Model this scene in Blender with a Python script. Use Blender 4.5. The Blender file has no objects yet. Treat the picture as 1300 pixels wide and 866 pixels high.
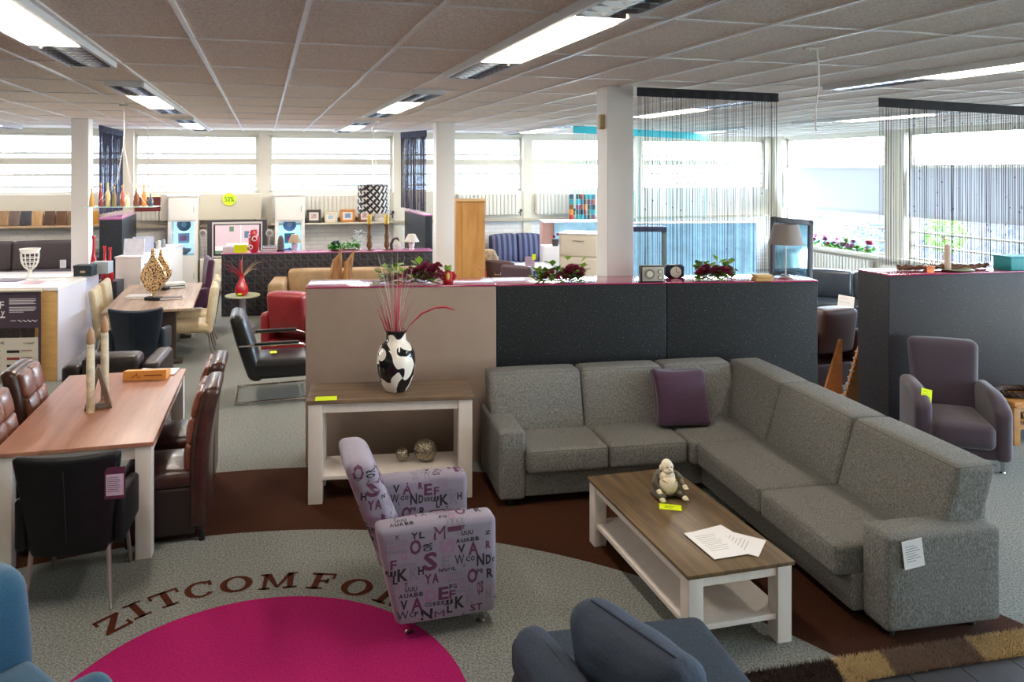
import bpy, bmesh, math, random
from mathutils import Vector, Matrix
from mathutils.bvhtree import BVHTree
random.seed(7)
R = math.radians
PI = math.pi
S = bpy.context.scene
COL = S.collection
F, CX, CY, H = 960.0, 590.0, 213.0, 2.5      # focal length and principal point in px of the 1300x866 frame, eye height
TH = math.atan(255 / 960)                    # the room is turned by this angle against the view axis
CE = 3.262                                   # ceiling height
W0 = 16.1                                    # far wall
U0 = 7.64 * math.cos(TH) + 18.7 * math.sin(TH)  # right wall

def G(x, y, z=0.0):
    d = F * (H - z) / (y - CY)
    return Vector(((x - CX) / F * d, d, z))
def A(x, y, d): return Vector(((x - CX) / F * d, d, H - (y - CY) * d / F))
def XA(x, d): return (x - CX) / F * d
def ZA(y, d): return H - (y - CY) * d / F
def RM(u, w, z=0): return Vector((u * math.cos(TH) - w * math.sin(TH), u * math.sin(TH) + w * math.cos(TH), z))
def UW(p): return (p.x * math.cos(TH) + p.y * math.sin(TH), -p.x * math.sin(TH) + p.y * math.cos(TH))
def FW(x, y, w=W0):                          # point on a plane parallel to the far wall
    d = w / (math.cos(TH) - (x - CX) / F * math.sin(TH))
    p = A(x, y, d); u, _ = UW(p); return u, p.z, d
def RW(x, y, u=U0):
    d = u / ((x - CX) / F * math.cos(TH) + math.sin(TH))
    p = A(x, y, d); _, w = UW(p); return w, p.z, d

# ---------------------------------------------------------------- materials
def lin(h):
    h = h.lstrip('#'); c = [int(h[i:i + 2], 16) / 255 for i in (0, 2, 4)]
    return tuple((v / 12.92 if v <= .04045 else ((v + .055) / 1.055) ** 2.4) for v in c) + (1,)
MATS = {}
def mk(name, col, rough=.6, metal=0.0, spec=.5, noise=None, bump=None, emit=None, coat=0, sheen=0, alpha=1, col2=None, stretch=(1, 1, 1), trans=0):
    if name in MATS: return MATS[name]
    m = bpy.data.materials.new(name); m.use_nodes = True; nt = m.node_tree; n = nt.nodes
    b = n['Principled BSDF']; c = lin(col)
    b.inputs['Base Color'].default_value = c; b.inputs['Roughness'].default_value = rough
    b.inputs['Metallic'].default_value = metal; b.inputs['Specular IOR Level'].default_value = spec
    if coat: b.inputs['Coat Weight'].default_value = coat; b.inputs['Coat Roughness'].default_value = .08
    if sheen: b.inputs['Sheen Weight'].default_value = sheen
    if alpha < 1: b.inputs['Alpha'].default_value = alpha
    if trans: b.inputs['Transmission Weight'].default_value = trans
    if emit: b.inputs['Emission Color'].default_value = lin(emit[0]); b.inputs['Emission Strength'].default_value = emit[1]
    if noise or bump:
        tc = n.new('ShaderNodeTexCoord'); mp = n.new('ShaderNodeMapping'); mp.inputs['Scale'].default_value = stretch
        nt.links.new(tc.outputs['Object'], mp.inputs[0])
    if noise:
        t = n.new('ShaderNodeTexNoise'); t.inputs['Scale'].default_value = noise[0]; t.inputs['Detail'].default_value = 3
        t.inputs['Roughness'].default_value = .7
        nt.links.new(mp.outputs[0], t.inputs['Vector'])
        r = n.new('ShaderNodeValToRGB'); a = noise[1]
        r.color_ramp.elements[0].position = .35; r.color_ramp.elements[1].position = .65
        lo = tuple(v * (1 - a) for v in c[:3]) + (1,); hi = tuple(min(1, v * (1 + a)) for v in c[:3]) + (1,)
        if col2: lo = lin(col2); hi = c
        r.color_ramp.elements[0].color = lo; r.color_ramp.elements[1].color = hi
        nt.links.new(t.outputs['Fac'], r.inputs[0]); nt.links.new(r.outputs[0], b.inputs['Base Color'])
    if bump:
        t2 = n.new('ShaderNodeTexNoise'); t2.inputs['Scale'].default_value = bump[0]; t2.inputs['Detail'].default_value = 2
        nt.links.new(mp.outputs[0], t2.inputs['Vector'])
        bp = n.new('ShaderNodeBump'); bp.inputs['Strength'].default_value = bump[1]; bp.inputs['Distance'].default_value = .01
        nt.links.new(t2.outputs['Fac'], bp.inputs['Height']); nt.links.new(bp.outputs[0], b.inputs['Normal'])
    MATS[name] = m
    return m
def glassmat(name, tint='#ffffff', refl=.08):
    if name in MATS: return MATS[name]
    m = bpy.data.materials.new(name); m.use_nodes = True; nt = m.node_tree; n = nt.nodes; n.clear()
    o = n.new('ShaderNodeOutputMaterial'); t = n.new('ShaderNodeBsdfTransparent'); g = n.new('ShaderNodeBsdfGlossy'); x = n.new('ShaderNodeMixShader')
    t.inputs[0].default_value = lin(tint); g.inputs['Roughness'].default_value = .02; x.inputs[0].default_value = refl
    nt.links.new(t.outputs[0], x.inputs[1]); nt.links.new(g.outputs[0], x.inputs[2]); nt.links.new(x.outputs[0], o.inputs[0])
    MATS[name] = m; return m

# ---------------------------------------------------------------- mesh builder
def cube_grid(hx, hy, hz, r, n=6):
    """vertices and quads of a box whose edges are rounded with radius r, dense enough to be deformed"""
    r = min(r, hx * .999, hy * .999, hz * .999)
    def samp(h):
        a = [-h, -h + .3 * r, -h + .65 * r, -h + r]
        inner = h - r
        mid = [-inner + 2 * inner * i / n for i in range(1, n)] if inner > 1e-4 else []
        b = [h - r, h - .65 * r, h - .3 * r, h]
        out = []
        for t in a + mid + b:
            if not out or t - out[-1] > 1e-6: out.append(t)
        return out
    sx, sy, sz = samp(hx), samp(hy), samp(hz)
    V, Fc, idx = [], [], {}
    def vid(p):
        k = (round(p[0], 6), round(p[1], 6), round(p[2], 6))
        if k not in idx:
            q = Vector((max(-(hx - r), min(hx - r, p[0])), max(-(hy - r), min(hy - r, p[1])), max(-(hz - r), min(hz - r, p[2]))))
            d = Vector(p) - q
            if d.length > 1e-9: d.normalize()
            idx[k] = len(V); V.append(q + d * r)
        return idx[k]
    def face(A_, B_, f, flip):
        for i in range(len(A_) - 1):
            for j in range(len(B_) - 1):
                q = [vid(f(A_[i], B_[j])), vid(f(A_[i + 1], B_[j])), vid(f(A_[i + 1], B_[j + 1])), vid(f(A_[i], B_[j + 1]))]
                if flip: q.reverse()
                if len(set(q)) > 2: Fc.append(q)
    face(sx, sy, lambda a, b: (a, b, hz), False); face(sx, sy, lambda a, b: (a, b, -hz), True)
    face(sx, sz, lambda a, b: (a, -hy, b), False); face(sx, sz, lambda a, b: (a, hy, b), True)
    face(sy, sz, lambda a, b: (hx, a, b), False); face(sy, sz, lambda a, b: (-hx, a, b), True)
    return V, Fc

class MB:
    def __init__(s): s.v = []; s.f = []; s.m = []
    def add(s, V, Fc, M=None, mi=0):
        o = len(s.v)
        s.v += [(M @ Vector(p)) if M is not None else Vector(p) for p in V]
        s.f += [[i + o for i in q] for q in Fc]; s.m += [mi] * len(Fc)
        return s
    def box(s, x0, x1, y0, y1, z0, z1, mi=0, M=None, r=0):
        if r:
            return s.rbox(x0, x1, y0, y1, z0, z1, r, mi=mi, M=M, n=1)
        V = [(x, y, z) for x in (x0, x1) for y in (y0, y1) for z in (z0, z1)]
        return s.add(V, [(0, 1, 3, 2), (4, 6, 7, 5), (0, 4, 5, 1), (2, 3, 7, 6), (0, 2, 6, 4), (1, 5, 7, 3)], M, mi)
    def rbox(s, x0, x1, y0, y1, z0, z1, r=.02, puff=(0, 0, 0), fn=None, mi=0, M=None, n=6):
        c = Vector(((x0 + x1) / 2, (y0 + y1) / 2, (z0 + z1) / 2)); hx, hy, hz = (x1 - x0) / 2, (y1 - y0) / 2, (z1 - z0) / 2
        V, Fc = cube_grid(hx, hy, hz, r, n)
        out = []
        for p in V:
            a, b, g = p.x / hx, p.y / hy, p.z / hz
            q = Vector((p.x + puff[0] * a * (1 - b * b) * (1 - g * g), p.y + puff[1] * b * (1 - a * a) * (1 - g * g), p.z + puff[2] * g * (1 - a * a) * (1 - b * b))) + c
            if fn: q = Vector(fn(q.x, q.y, q.z))
            out.append(q)
        return s.add(out, Fc, M, mi)
    def tube(s, pts, r, n=8, mi=0, M=None, cap=True):
        pts = [Vector(p) for p in pts]; rr = r if isinstance(r, (list, tuple)) else [r] * len(pts)
        V, Fc = [], []; up = None
        for i, p in enumerate(pts):
            t = (pts[min(i + 1, len(pts) - 1)] - pts[max(i - 1, 0)])
            if t.length < 1e-9: t = Vector((0, 0, 1))
            t.normalize()
            if up is None: up = Vector((0, 0, 1)) if abs(t.z) < .9 else Vector((1, 0, 0))
            a = t.cross(up)
            if a.length < 1e-4: a = t.cross(Vector((0, 1, 0)))
            a.normalize(); b = a.cross(t).normalized(); up = b
            for k in range(n):
                w = 2 * PI * k / n; V.append(p + (a * math.cos(w) + b * math.sin(w)) * rr[i])
        for i in range(len(pts) - 1):
            for k in range(n):
                Fc.append([i * n + k, i * n + (k + 1) % n, (i + 1) * n + (k + 1) % n, (i + 1) * n + k])
        if cap: Fc.append(list(range(n))[::-1]); Fc.append([(len(pts) - 1) * n + k for k in range(n)])
        return s.add(V, Fc, M, mi)
    def lathe(s, prof, n=24, c=(0, 0, 0), mi=0, M=None, sx=1, sy=1):
        V, Fc = [], []
        for r, z in prof:
            for k in range(n):
                w = 2 * PI * k / n; V.append((c[0] + r * math.cos(w) * sx, c[1] + r * math.sin(w) * sy, c[2] + z))
        for i in range(len(prof) - 1):
            for k in range(n): Fc.append([i * n + k, i * n + (k + 1) % n, (i + 1) * n + (k + 1) % n, (i + 1) * n + k])
        Fc.append(list(range(n))[::-1]); Fc.append([(len(prof) - 1) * n + k for k in range(n)])
        return s.add(V, Fc, M, mi)
    def ball(s, c, r, n=14, mi=0, M=None):
        if not isinstance(r, (list, tuple)): r = (r, r, r)
        m = n // 2 + 1; V, Fc = [(c[0], c[1], c[2] - r[2])], []
        for i in range(1, m):
            a = -PI / 2 + PI * i / m
            for k in range(n):
                w = 2 * PI * k / n; V.append((c[0] + r[0] * math.cos(a) * math.cos(w), c[1] + r[1] * math.cos(a) * math.sin(w), c[2] + r[2] * math.sin(a)))
        V.append((c[0], c[1], c[2] + r[2])); L = len(V) - 1
        for k in range(n):
            Fc.append([0, 1 + (k + 1) % n, 1 + k]); Fc.append([L, L - n + k, L - n + (k + 1) % n])
        for i in range(m - 2):
            for k in range(n): Fc.append([1 + i * n + k, 1 + i * n + (k + 1) % n, 1 + (i + 1) * n + (k + 1) % n, 1 + (i + 1) * n + k])
        return s.add(V, Fc, M, mi)
    def prism(s, poly, t0, t1, ax='z', mi=0, M=None):
        """polygon extruded along axis ax from t0 to t1 (poly gives the two other coordinates in xyz order)"""
        def P(p, t): return {'z': (p[0], p[1], t), 'y': (p[0], t, p[1]), 'x': (t, p[0], p[1])}[ax]
        k = len(poly); V = [P(p, t0) for p in poly] + [P(p, t1) for p in poly]
        Fc = [list(range(k))[::-1], list(range(k, 2 * k))] + [[i, (i + 1) % k, (i + 1) % k + k, i + k] for i in range(k)]
        return s.add(V, Fc, M, mi)
    def quad(s, a, b, c, d, mi=0): return s.add([a, b, c, d], [(0, 1, 2, 3)], None, mi)
    def build(s, name, mats, parent=None, ang=38, mods=None):
        me = bpy.data.meshes.new(name); me.from_pydata([tuple(p) for p in s.v], [], s.f)
        if not isinstance(mats, (list, tuple)): mats = [mats]
        for m in mats: me.materials.append(m)
        for p, i in zip(me.polygons, s.m): p.material_index = i
        bm = bmesh.new(); bm.from_mesh(me); bmesh.ops.recalc_face_normals(bm, faces=bm.faces); bm.to_mesh(me); bm.free()
        me.polygons.foreach_set('use_smooth', [True] * len(me.polygons)); me.set_sharp_from_angle(angle=R(ang))
        o = bpy.data.objects.new(name, me); COL.objects.link(o)
        if parent is not None: o.parent = parent
        return o

def T(x=0, y=0, z=0, rz=0, rx=0, ry=0, s=1):
    return Matrix.Translation((x, y, z)) @ Matrix.Rotation(rz, 4, 'Z') @ Matrix.Rotation(rx, 4, 'X') @ Matrix.Rotation(ry, 4, 'Y') @ Matrix.Diagonal((s, s, s, 1) if not isinstance(s, tuple) else s + (1,))
def thing(name, label, cat, loc=(0, 0, 0), rz=0, group=None):
    o = bpy.data.objects.new(name, None); COL.objects.link(o); o.empty_display_size = .1
    o.location = loc; o.rotation_euler = (0, 0, rz); o['label'] = label; o['category'] = cat
    if group: o['group'] = group
    return o
def tag(o, label, cat, loc=None, rz=None, group=None):
    o['label'] = label; o['category'] = cat
    if group: o['group'] = group
    if loc is not None: o.location = loc
    if rz is not None: o.rotation_euler = (0, 0, rz)
    return o
def struct(o): o['kind'] = 'structure'; return o
def dup(root, loc, rz, label, group=None):
    r = root.copy(); COL.objects.link(r); r.location = loc; r.rotation_euler = (0, 0, rz); r['label'] = label
    if group: r['group'] = group
    for ch in list(root.children):
        c = ch.copy(); COL.objects.link(c); c.parent = r
        for g in list(ch.children):
            d = g.copy(); COL.objects.link(d); d.parent = c
    return r

_TX = {}
BOLD = .012
def glyph(t, res=2):
    """triangles of a piece of writing in the built-in font, height about 0.7 for capitals, starting at x=0"""
    BOLD_ = 0 if t in ('M', 'W', 'X') or 'Me' in t else BOLD
    if (t, BOLD) in _TX: return _TX[(t, BOLD)]
    cu = bpy.data.curves.new('t', 'FONT'); cu.body = t; cu.size = 1; cu.resolution_u = res; cu.offset = BOLD_
    o = bpy.data.objects.new('t', cu); COL.objects.link(o)
    dg = bpy.context.evaluated_depsgraph_get(); me = o.evaluated_get(dg).to_mesh()
    V = [tuple(v.co) for v in me.vertices]; Fc = [list(p.vertices) for p in me.polygons]
    o.evaluated_get(dg).to_mesh_clear(); bpy.data.objects.remove(o); bpy.data.curves.remove(cu)
    w = max([v[0] for v in V] or [0]); _TX[(t, BOLD)] = (V, Fc, w); return V, Fc, w
def write(mb, t, o, ux, uy, size, mi=0, center=False, fit=None):
    """writing with its lower left corner at o, along ux, upright along uy"""
    V, Fc, w = glyph(t); ux = Vector(ux).normalized(); uy = Vector(uy).normalized(); sx = size
    if fit: sx = fit / max(w, .01)
    off = -w / 2 if center else 0
    mb.add([Vector(o) + ux * ((v[0] + off) * sx) + uy * (v[1] * size) for v in V], Fc, None, mi)

# common materials
GREY = mk('sofa_grey', '#7f7e7a', .95, noise=(190, .5), bump=(420, .5), stretch=(1, 1, .35), spec=.15)
WHITEWOOD = mk('white_wood', '#e2d8cf', .5, noise=(9, .05), stretch=(1, 1, .3), bump=(60, .05))
CHROME = mk('chrome', '#d0cdc8', .14, 1)
STEEL = mk('steel', '#b5afa8', .3, 1)
BLACKM = mk('black_matt', '#111113', .55)
WHITE = mk('white_paint', '#ece9e4', .55)
PAPER = mk('paper', '#f2f1f1', .7)
YEL = mk('yellow_note', '#e6ff00', .6)
INK = mk('ink', '#3a3a3c', .7)
MAG = mk('magenta_laminate', '#a8285f', .13, spec=.9, coat=.5)
def specks(m, scale, lo, hi, col):
    """lighter flecks scattered in a laminate"""
    nt = m.node_tree; n = nt.nodes; b = n['Principled BSDF']; tc = n.new('ShaderNodeTexCoord'); v = n.new('ShaderNodeTexNoise'); v.inputs['Scale'].default_value = scale; v.inputs['Detail'].default_value = 1
    r = n.new('ShaderNodeValToRGB'); r.color_ramp.elements[0].position = lo; r.color_ramp.elements[0].color = b.inputs['Base Color'].default_value[:]
    r.color_ramp.elements[1].position = hi; r.color_ramp.elements[1].color = lin(col)
    nt.links.new(tc.outputs['Object'], v.inputs['Vector']); nt.links.new(v.outputs['Fac'], r.inputs[0]); nt.links.new(r.outputs[0], b.inputs['Base Color']); return m
GREY_T = mk('granite_laminate', '#303136', .5, noise=(260, .5), spec=.5)
SKY, EXPO, LAMP = 18.0, 0.55, 24
def wood(name, c1, c2, rough=.45, scale=6, stretch=(.12, 1, 1), spec=.4, plank=None):
    m = mk(name, c1, rough, spec=spec, noise=(scale, 0), col2=c2, stretch=stretch, bump=None)
    if plank:
        nt = m.node_tree; n = nt.nodes; b = n['Principled BSDF']
        w = n.new('ShaderNodeTexWave'); w.wave_profile = 'SAW'; w.bands_direction = plank[0]; w.inputs['Scale'].default_value = plank[1]
        tc = n.new('ShaderNodeTexCoord'); nt.links.new(tc.outputs['Object'], w.inputs['Vector'])
        r = n.new('ShaderNodeValToRGB'); r.color_ramp.elements[0].position = 0; r.color_ramp.elements[0].color = (.45, .45, .45, 1)
        r.color_ramp.elements[1].position = .05; r.color_ramp.elements[1].color = (1, 1, 1, 1)
        nt.links.new(w.outputs['Fac'], r.inputs[0])
        x = n.new('ShaderNodeMix'); x.data_type = 'RGBA'; x.blend_type = 'MULTIPLY'; x.inputs['Factor'].default_value = 1
        src = b.inputs['Base Color'].links[0].from_socket
        nt.links.new(src, x.inputs['A']); nt.links.new(r.outputs[0], x.inputs['B']); nt.links.new(x.outputs['Result'], b.inputs['Base Color'])
    return m

# ---------------------------------------------------------------- floor: grey carpet with brown and pink discs let into it
def carpet():
    m = bpy.data.materials.new('carpet'); m.use_nodes = True; nt = m.node_tree; n = nt.nodes; L = nt.links
    b = n['Principled BSDF']; b.inputs['Roughness'].default_value = .95; b.inputs['Specular IOR Level'].default_value = .12
    tc = n.new('ShaderNodeTexCoord')
    def dist(cx, cy):
        v = n.new('ShaderNodeVectorMath'); v.operation = 'DISTANCE'; v.inputs[1].default_value = (cx, cy, 0); L.new(tc.outputs['Object'], v.inputs[0]); return v.outputs['Value']
    def less(s, t):
        v = n.new('ShaderNodeMath'); v.operation = 'LESS_THAN'; v.inputs[1].default_value = t; L.new(s, v.inputs[0]); return v.outputs[0]
    def mix(f, a, c):
        x = n.new('ShaderNodeMix'); x.data_type = 'RGBA'; L.new(f, x.inputs['Factor'])
        for s, v in (('A', a), ('B', c)):
            if isinstance(v, tuple): x.inputs[s].default_value = v
            else: L.new(v, x.inputs[s])
        return x.outputs['Result']
    t = n.new('ShaderNodeTexNoise'); t.inputs['Scale'].default_value = 88; t.inputs['Detail'].default_value = 4; t.inputs['Roughness'].default_value = .8; L.new(tc.outputs['Object'], t.inputs['Vector'])
    r = n.new('ShaderNodeValToRGB'); r.color_ramp.elements[0].position = .36; r.color_ramp.elements[1].position = .64
    r.color_ramp.elements[0].color = lin('#4f514d'); r.color_ramp.elements[1].color = lin('#a2a49e'); L.new(t.outputs['Fac'], r.inputs[0])
    def spk(c1, c2):
        q = n.new('ShaderNodeValToRGB'); q.color_ramp.elements[0].position = .3; q.color_ramp.elements[1].position = .7
        q.color_ramp.elements[0].color = lin(c1); q.color_ramp.elements[1].color = lin(c2); L.new(t.outputs['Fac'], q.inputs[0]); return q.outputs[0]
    d2 = dist(-.93, 1.6); d1 = dist(-.957, 3.412)
    c = mix(less(d2, 4.73), r.outputs[0], spk('#2d170e', '#51301f'))
    c = mix(less(d2, 3.626), c, r.outputs[0])
    c = mix(less(d1, 1.0), c, spk('#8c114c', '#b8256f'))
    L.new(c, b.inputs['Base Color'])
    bp = n.new('ShaderNodeBump'); bp.inputs['Strength'].default_value = .5; bp.inputs['Distance'].default_value = .01
    L.new(t.outputs['Fac'], bp.inputs['Height']); L.new(bp.outputs[0], b.inputs['Normal'])
    return m
BROWNC = mk('brown_carpet', '#4a2417', .95, noise=(95, .3), spec=.1)
fl = MB()
c = [RM(-11.5, -4), RM(U0 + .3, -4), RM(U0 + .3, W0 + .3), RM(-11.5, W0 + .3)]
fl.add(c + [p + Vector((0, 0, -.1)) for p in c], [(0, 1, 2, 3), (7, 6, 5, 4), (0, 4, 5, 1), (1, 5, 6, 2), (2, 6, 7, 3), (3, 7, 4, 0)])
# serif letters set into the carpet round the pink disc
def ring(cx, cy, rx, ry, ix, iy, a0=0, a1=360, n=28):
    q = []
    for k in range(n):
        a, b = R(a0 + (a1 - a0) * k / n), R(a0 + (a1 - a0) * (k + 1) / n)
        q.append([(cx + rx * math.cos(a), cy + ry * math.sin(a)), (cx + rx * math.cos(b), cy + ry * math.sin(b)), (cx + ix * math.cos(b), cy + iy * math.sin(b)), (cx + ix * math.cos(a), cy + iy * math.sin(a))])
    return q
def rc(x0, x1, y0, y1): return [(x0, y0), (x1, y0), (x1, y1), (x0, y1)]
SER = {
    'Z': [rc(-.42, .4, .86, 1), rc(-.42, -.32, .68, .9), [(.14, .88), (.4, .88), (-.14, .12), (-.42, .12)], rc(-.42, .42, 0, .14), rc(.32, .42, .1, .34)],
    'I': [rc(-.11, .11, 0, 1), rc(-.28, .28, 0, .1), rc(-.28, .28, .9, 1)],
    'T': [rc(-.11, .11, 0, 1), rc(-.26, .26, 0, .1), rc(-.48, .48, .88, 1), rc(-.48, -.39, .66, .9), rc(.39, .48, .66, .9)],
    'C': ring(0, .5, .5, .52, .28, .41, 42, 318) + [rc(.3, .42, .62, .95)],
    'O': ring(0, .5, .54, .52, .3, .4),
    'M': [rc(-.5, -.36, 0, 1), rc(.32, .52, 0, 1), rc(-.62, -.24, 0, .1), rc(.18, .66, 0, .1), rc(-.62, -.36, .9, 1), rc(.4, .66, .9, 1), [(-.5, 1), (-.26, 1), (.06, .1), (-.06, .1)], [(.5, 1), (.3, 1), (-.04, .1), (.06, .1)]],
    'F': [rc(-.26, -.04, 0, 1), rc(-.42, .14, 0, .1), rc(-.42, .44, .88, 1), rc(.34, .44, .66, .9), rc(-.1, .24, .46, .57), rc(.16, .25, .36, .67)],
    'R': [rc(-.34, -.12, 0, 1), rc(-.48, .04, 0, .1), rc(-.48, .1, .9, 1), rc(-.2, .1, .44, .55)] + ring(.08, .725, .32, .275, .12, .175, -90, 90, 14) + [[(0, .5), (.24, .5), (.5, 0), (.22, 0)], rc(.2, .58, 0, .1)],
}
cen = Vector((-.957, 3.412, 0))
for ch, px, py in (('Z', 143, 792), ('I', 174, 775), ('T', 211, 761), ('C', 254, 749), ('O', 300, 742), ('M', 353, 738), ('F', 408, 738), ('O', 453, 746), ('R', 497, 758), ('T', 536, 776)):
    p = G(px, py); up = (p - cen).normalized(); rt = Vector((up.y, -up.x, 0))
    for q in SER[ch]:
        fl.add([p + rt * x * .175 + up * (y - .5) * .172 + Vector((0, 0, .0025)) for x, y in q], [list(range(len(q)))], None, 1)
o = struct(fl.build('floor', [carpet(), BROWNC]))

# dark slate tiles beyond the shag rug at the near right
tm = mk('slate_tile', '#35363b', .4, noise=(3, .25), spec=.4)
a, b_, c_, d_ = G(900, 880), G(1420, 808), G(1700, 1000), G(960, 1000)
mb = MB(); nrm = (b_ - a).normalized(); pr = Vector((nrm.y, -nrm.x, 0))
for i in range(10):
    for j in range(5):
        p = G(1000, 864) + nrm * (i * .3 - .3) + pr * (j * .3 - .02)
        mb.add([p + Vector((0, 0, 0)), p + nrm * .294, p + nrm * .294 + pr * .294, p + pr * .294] + [q + Vector((0, 0, .008)) for q in (p, p + nrm * .294, p + nrm * .294 + pr * .294, p + pr * .294)],
               [(0, 1, 2, 3), (4, 5, 6, 7), (0, 1, 5, 4), (1, 2, 6, 5), (2, 3, 7, 6), (3, 0, 4, 7)])
struct(mb.build('trim_1', tm))

# ---------------------------------------------------------------- ceiling
cm = mk('ceiling_tile', '#f3e3d6', .9, noise=(70, .2), bump=(90, .3), spec=.1)
mb = MB()
c = [RM(-11.5, -4, CE), RM(U0 + .3, -4, CE), RM(U0 + .3, W0 + .3, CE), RM(-11.5, W0 + .3, CE)]
mb.add(c + [p + Vector((0, 0, .12)) for p in c], [(0, 1, 2, 3), (7, 6, 5, 4), (0, 4, 5, 1), (1, 5, 6, 2), (2, 6, 7, 3), (3, 7, 4, 0)])
struct(mb.build('ceiling', cm))
gm = mk('ceiling_bar', '#e4e0dc', .35, spec=.6)
mb = MB(); MR = Matrix.Rotation(TH, 4, 'Z')
k = 1.096
u = .197 - .6 * 19
while u < U0:
    mb.box(u - .013, u + .013, -4, W0, CE - .012, CE + .001, M=MR); u += .6
w = 4.69 - 1.245 * 6
while w < W0:
    mb.box(-11.4, U0, w - .007, w + .007, CE - .009, CE + .001, M=MR); w += 1.245
struct(mb.build('trim_2', gm))

# ---------------------------------------------------------------- walls
WALLM = mk('cream_wall', '#ddd6c6', .7, bump=(14, .15))
BRICK = mk('white_brick', '#e3e1dd', .7)
nt = BRICK.node_tree; br = nt.nodes.new('ShaderNodeTexBrick'); tc = nt.nodes.new('ShaderNodeTexCoord'); mp = nt.nodes.new('ShaderNodeMapping')
mp.inputs['Rotation'].default_value = (PI / 2, 0, 0)
br.inputs['Color1'].default_value = lin('#eceae7'); br.inputs['Color2'].default_value = lin('#deddd9'); br.inputs['Mortar'].default_value = lin('#d5d2cd')
br.inputs['Scale'].default_value = 1.6; br.inputs['Mortar Size'].default_value = .012; br.inputs['Row Height'].default_value = .13
nt.links.new(tc.outputs['Object'], mp.inputs[0]); nt.links.new(mp.outputs[0], br.inputs['Vector']); nt.links.new(br.outputs['Color'], nt.nodes['Principled BSDF'].inputs['Base Color'])
sillz = FW(337, 245)[1]; headz = FW(337, 171)[1]
def room_mesh(name, mat, fill):
    mb = MB(); fill(mb); o = mb.build(name, mat); o.rotation_euler = (0, 0, TH); return struct(o)
uc = U0
piers = [FW(x, 200)[0] for x in (163, 335, 505, 669)]; st = (piers[3] - piers[0]) / 3
piers = [piers[0] - 2 * st, piers[0] - st] + piers + [piers[3] + st, U0 - .12]
def farwall(mb):
    mb.box(-11.6, U0 + .2, W0, W0 + .3, 0, sillz, mi=0)
    mb.box(-11.6, U0 + .2, W0, W0 + .3, headz, CE, mi=1)
    for p in piers: mb.box(p - .1, p + .1, W0 - .04, W0 + .3, sillz - 1.15, CE, mi=1)
    mb.box(-11.6, U0, W0 - .02, W0, sillz - .62, sillz, mi=1)
room_mesh('wall_back', [BRICK, WALLM], farwall)
FRAME = mk('window_frame', '#d9d3c4', .5)
PANE = glassmat('window_glass', '#f6fbff', .05)
for i in range(len(piers) - 1):
    a, b = piers[i] + .1, piers[i + 1] - .1
    if b - a < .4: continue
    mb = MB(); y0, y1 = W0 + .08, W0 + .16
    mb.box(a, a + .06, y0, y1, sillz, headz); mb.box(b - .06, b, y0, y1, sillz, headz)
    mb.box(a, b, y0, y1, sillz, sillz + .05); mb.box(a, b, y0, y1, headz - .06, headz)
    z1 = FW(337, 209)[1]; mb.box(a, b, y0 - .02, y1, z1, z1 + .12)
    for yy in (195.5, 221.5, 236):
        z = FW(337, yy)[1]; mb.box(a, b, y0 + .02, y0 + .05, z - .018, z + .018)
    fr = mb.build('window_%d' % (i + 1), FRAME); fr.rotation_euler = (0, 0, TH); struct(fr)
    g = MB(); g.box(a, b, y0 + .055, y0 + .06, sillz, headz); o = g.build('pane', PANE, fr); o['label'] = 'clear glass pane'
# right wall
rs, rh = .69, 3.2
def rightwall(mb):
    w1, w2 = RW(1125, 250)[0], RW(1150, 250)[0]
    mb.box(U0, U0 + .3, -4, W0 + .3, 0, rs); mb.box(U0, U0 + .3, -4, W0 + .3, rh, CE)
    for a, b in ((W0 - .35, W0 + .3), (w2, w1), (w2 - 6.6, w2 - 6.1), (-4, -3.2)): mb.box(U0 - .05, U0 + .3, a, b, rs, CE)
    mb.box(U0 - .14, U0 + .02, -4, W0, rs - .04, rs + .02)
room_mesh('wall_right', WALLM, rightwall)
BLINDM = mk('blind_fabric', '#dcdde0', .8)
nt = BLINDM.node_tree
tr = nt.nodes.new('ShaderNodeBsdfTranslucent'); tr.inputs[0].default_value = lin('#dfe0e6'); mx = nt.nodes.new('ShaderNodeMixShader'); mx.inputs[0].default_value = .15
nt.links.new(nt.nodes['Principled BSDF'].outputs[0], mx.inputs[1]); nt.links.new(tr.outputs[0], mx.inputs[2]); nt.links.new(mx.outputs[0], nt.nodes['Material Output'].inputs[0])
w1, w2 = RW(1125, 250)[0], RW(1150, 250)[0]
for i, (a, b) in enumerate(((w1, W0 - .35), (w2 - 6.1, w2), (-3.2, w2 - 6.6))):
    mb = MB(); x0, x1 = U0 + .1, U0 + .16
    mb.box(x0, x1, a, a + .06, rs, rh); mb.box(x0, x1, b - .06, b, rs, rh); mb.box(x0, x1, a, b, rs, rs + .06); mb.box(x0, x1, a, b, rh - .06, rh)
    mb.box(x0, x1, a, b, 2.5, 2.56)
    for z in (.98, 1.24): mb.box(x0, x1, a, b, z - .02, z + .02)
    fr = mb.build('window_%d' % (20 + i), FRAME); fr.rotation_euler = (0, 0, TH); struct(fr)
    g = MB(); g.box(x1, x1 + .005, a, b, rs, rh); g.build('pane', PANE, fr)
    bl = MB(); bl.box(x0 - .06, x0 - .055, a + .03, b - .03, 1.57, 2.5); bl.box(x0 - .075, x0 - .04, a + .03, b - .03, 1.53, 1.6); bl.build('blind', BLINDM, fr)['label'] = 'white fabric blind hung half way down'
room_mesh('wall_left', WALLM, lambda mb: mb.box(-11.8, -11.5, -4, W0 + .3, 0, CE))
room_mesh('wall_front', WALLM, lambda mb: mb.box(-11.6, U0 + .2, -4.3, -4, 0, CE))

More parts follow.
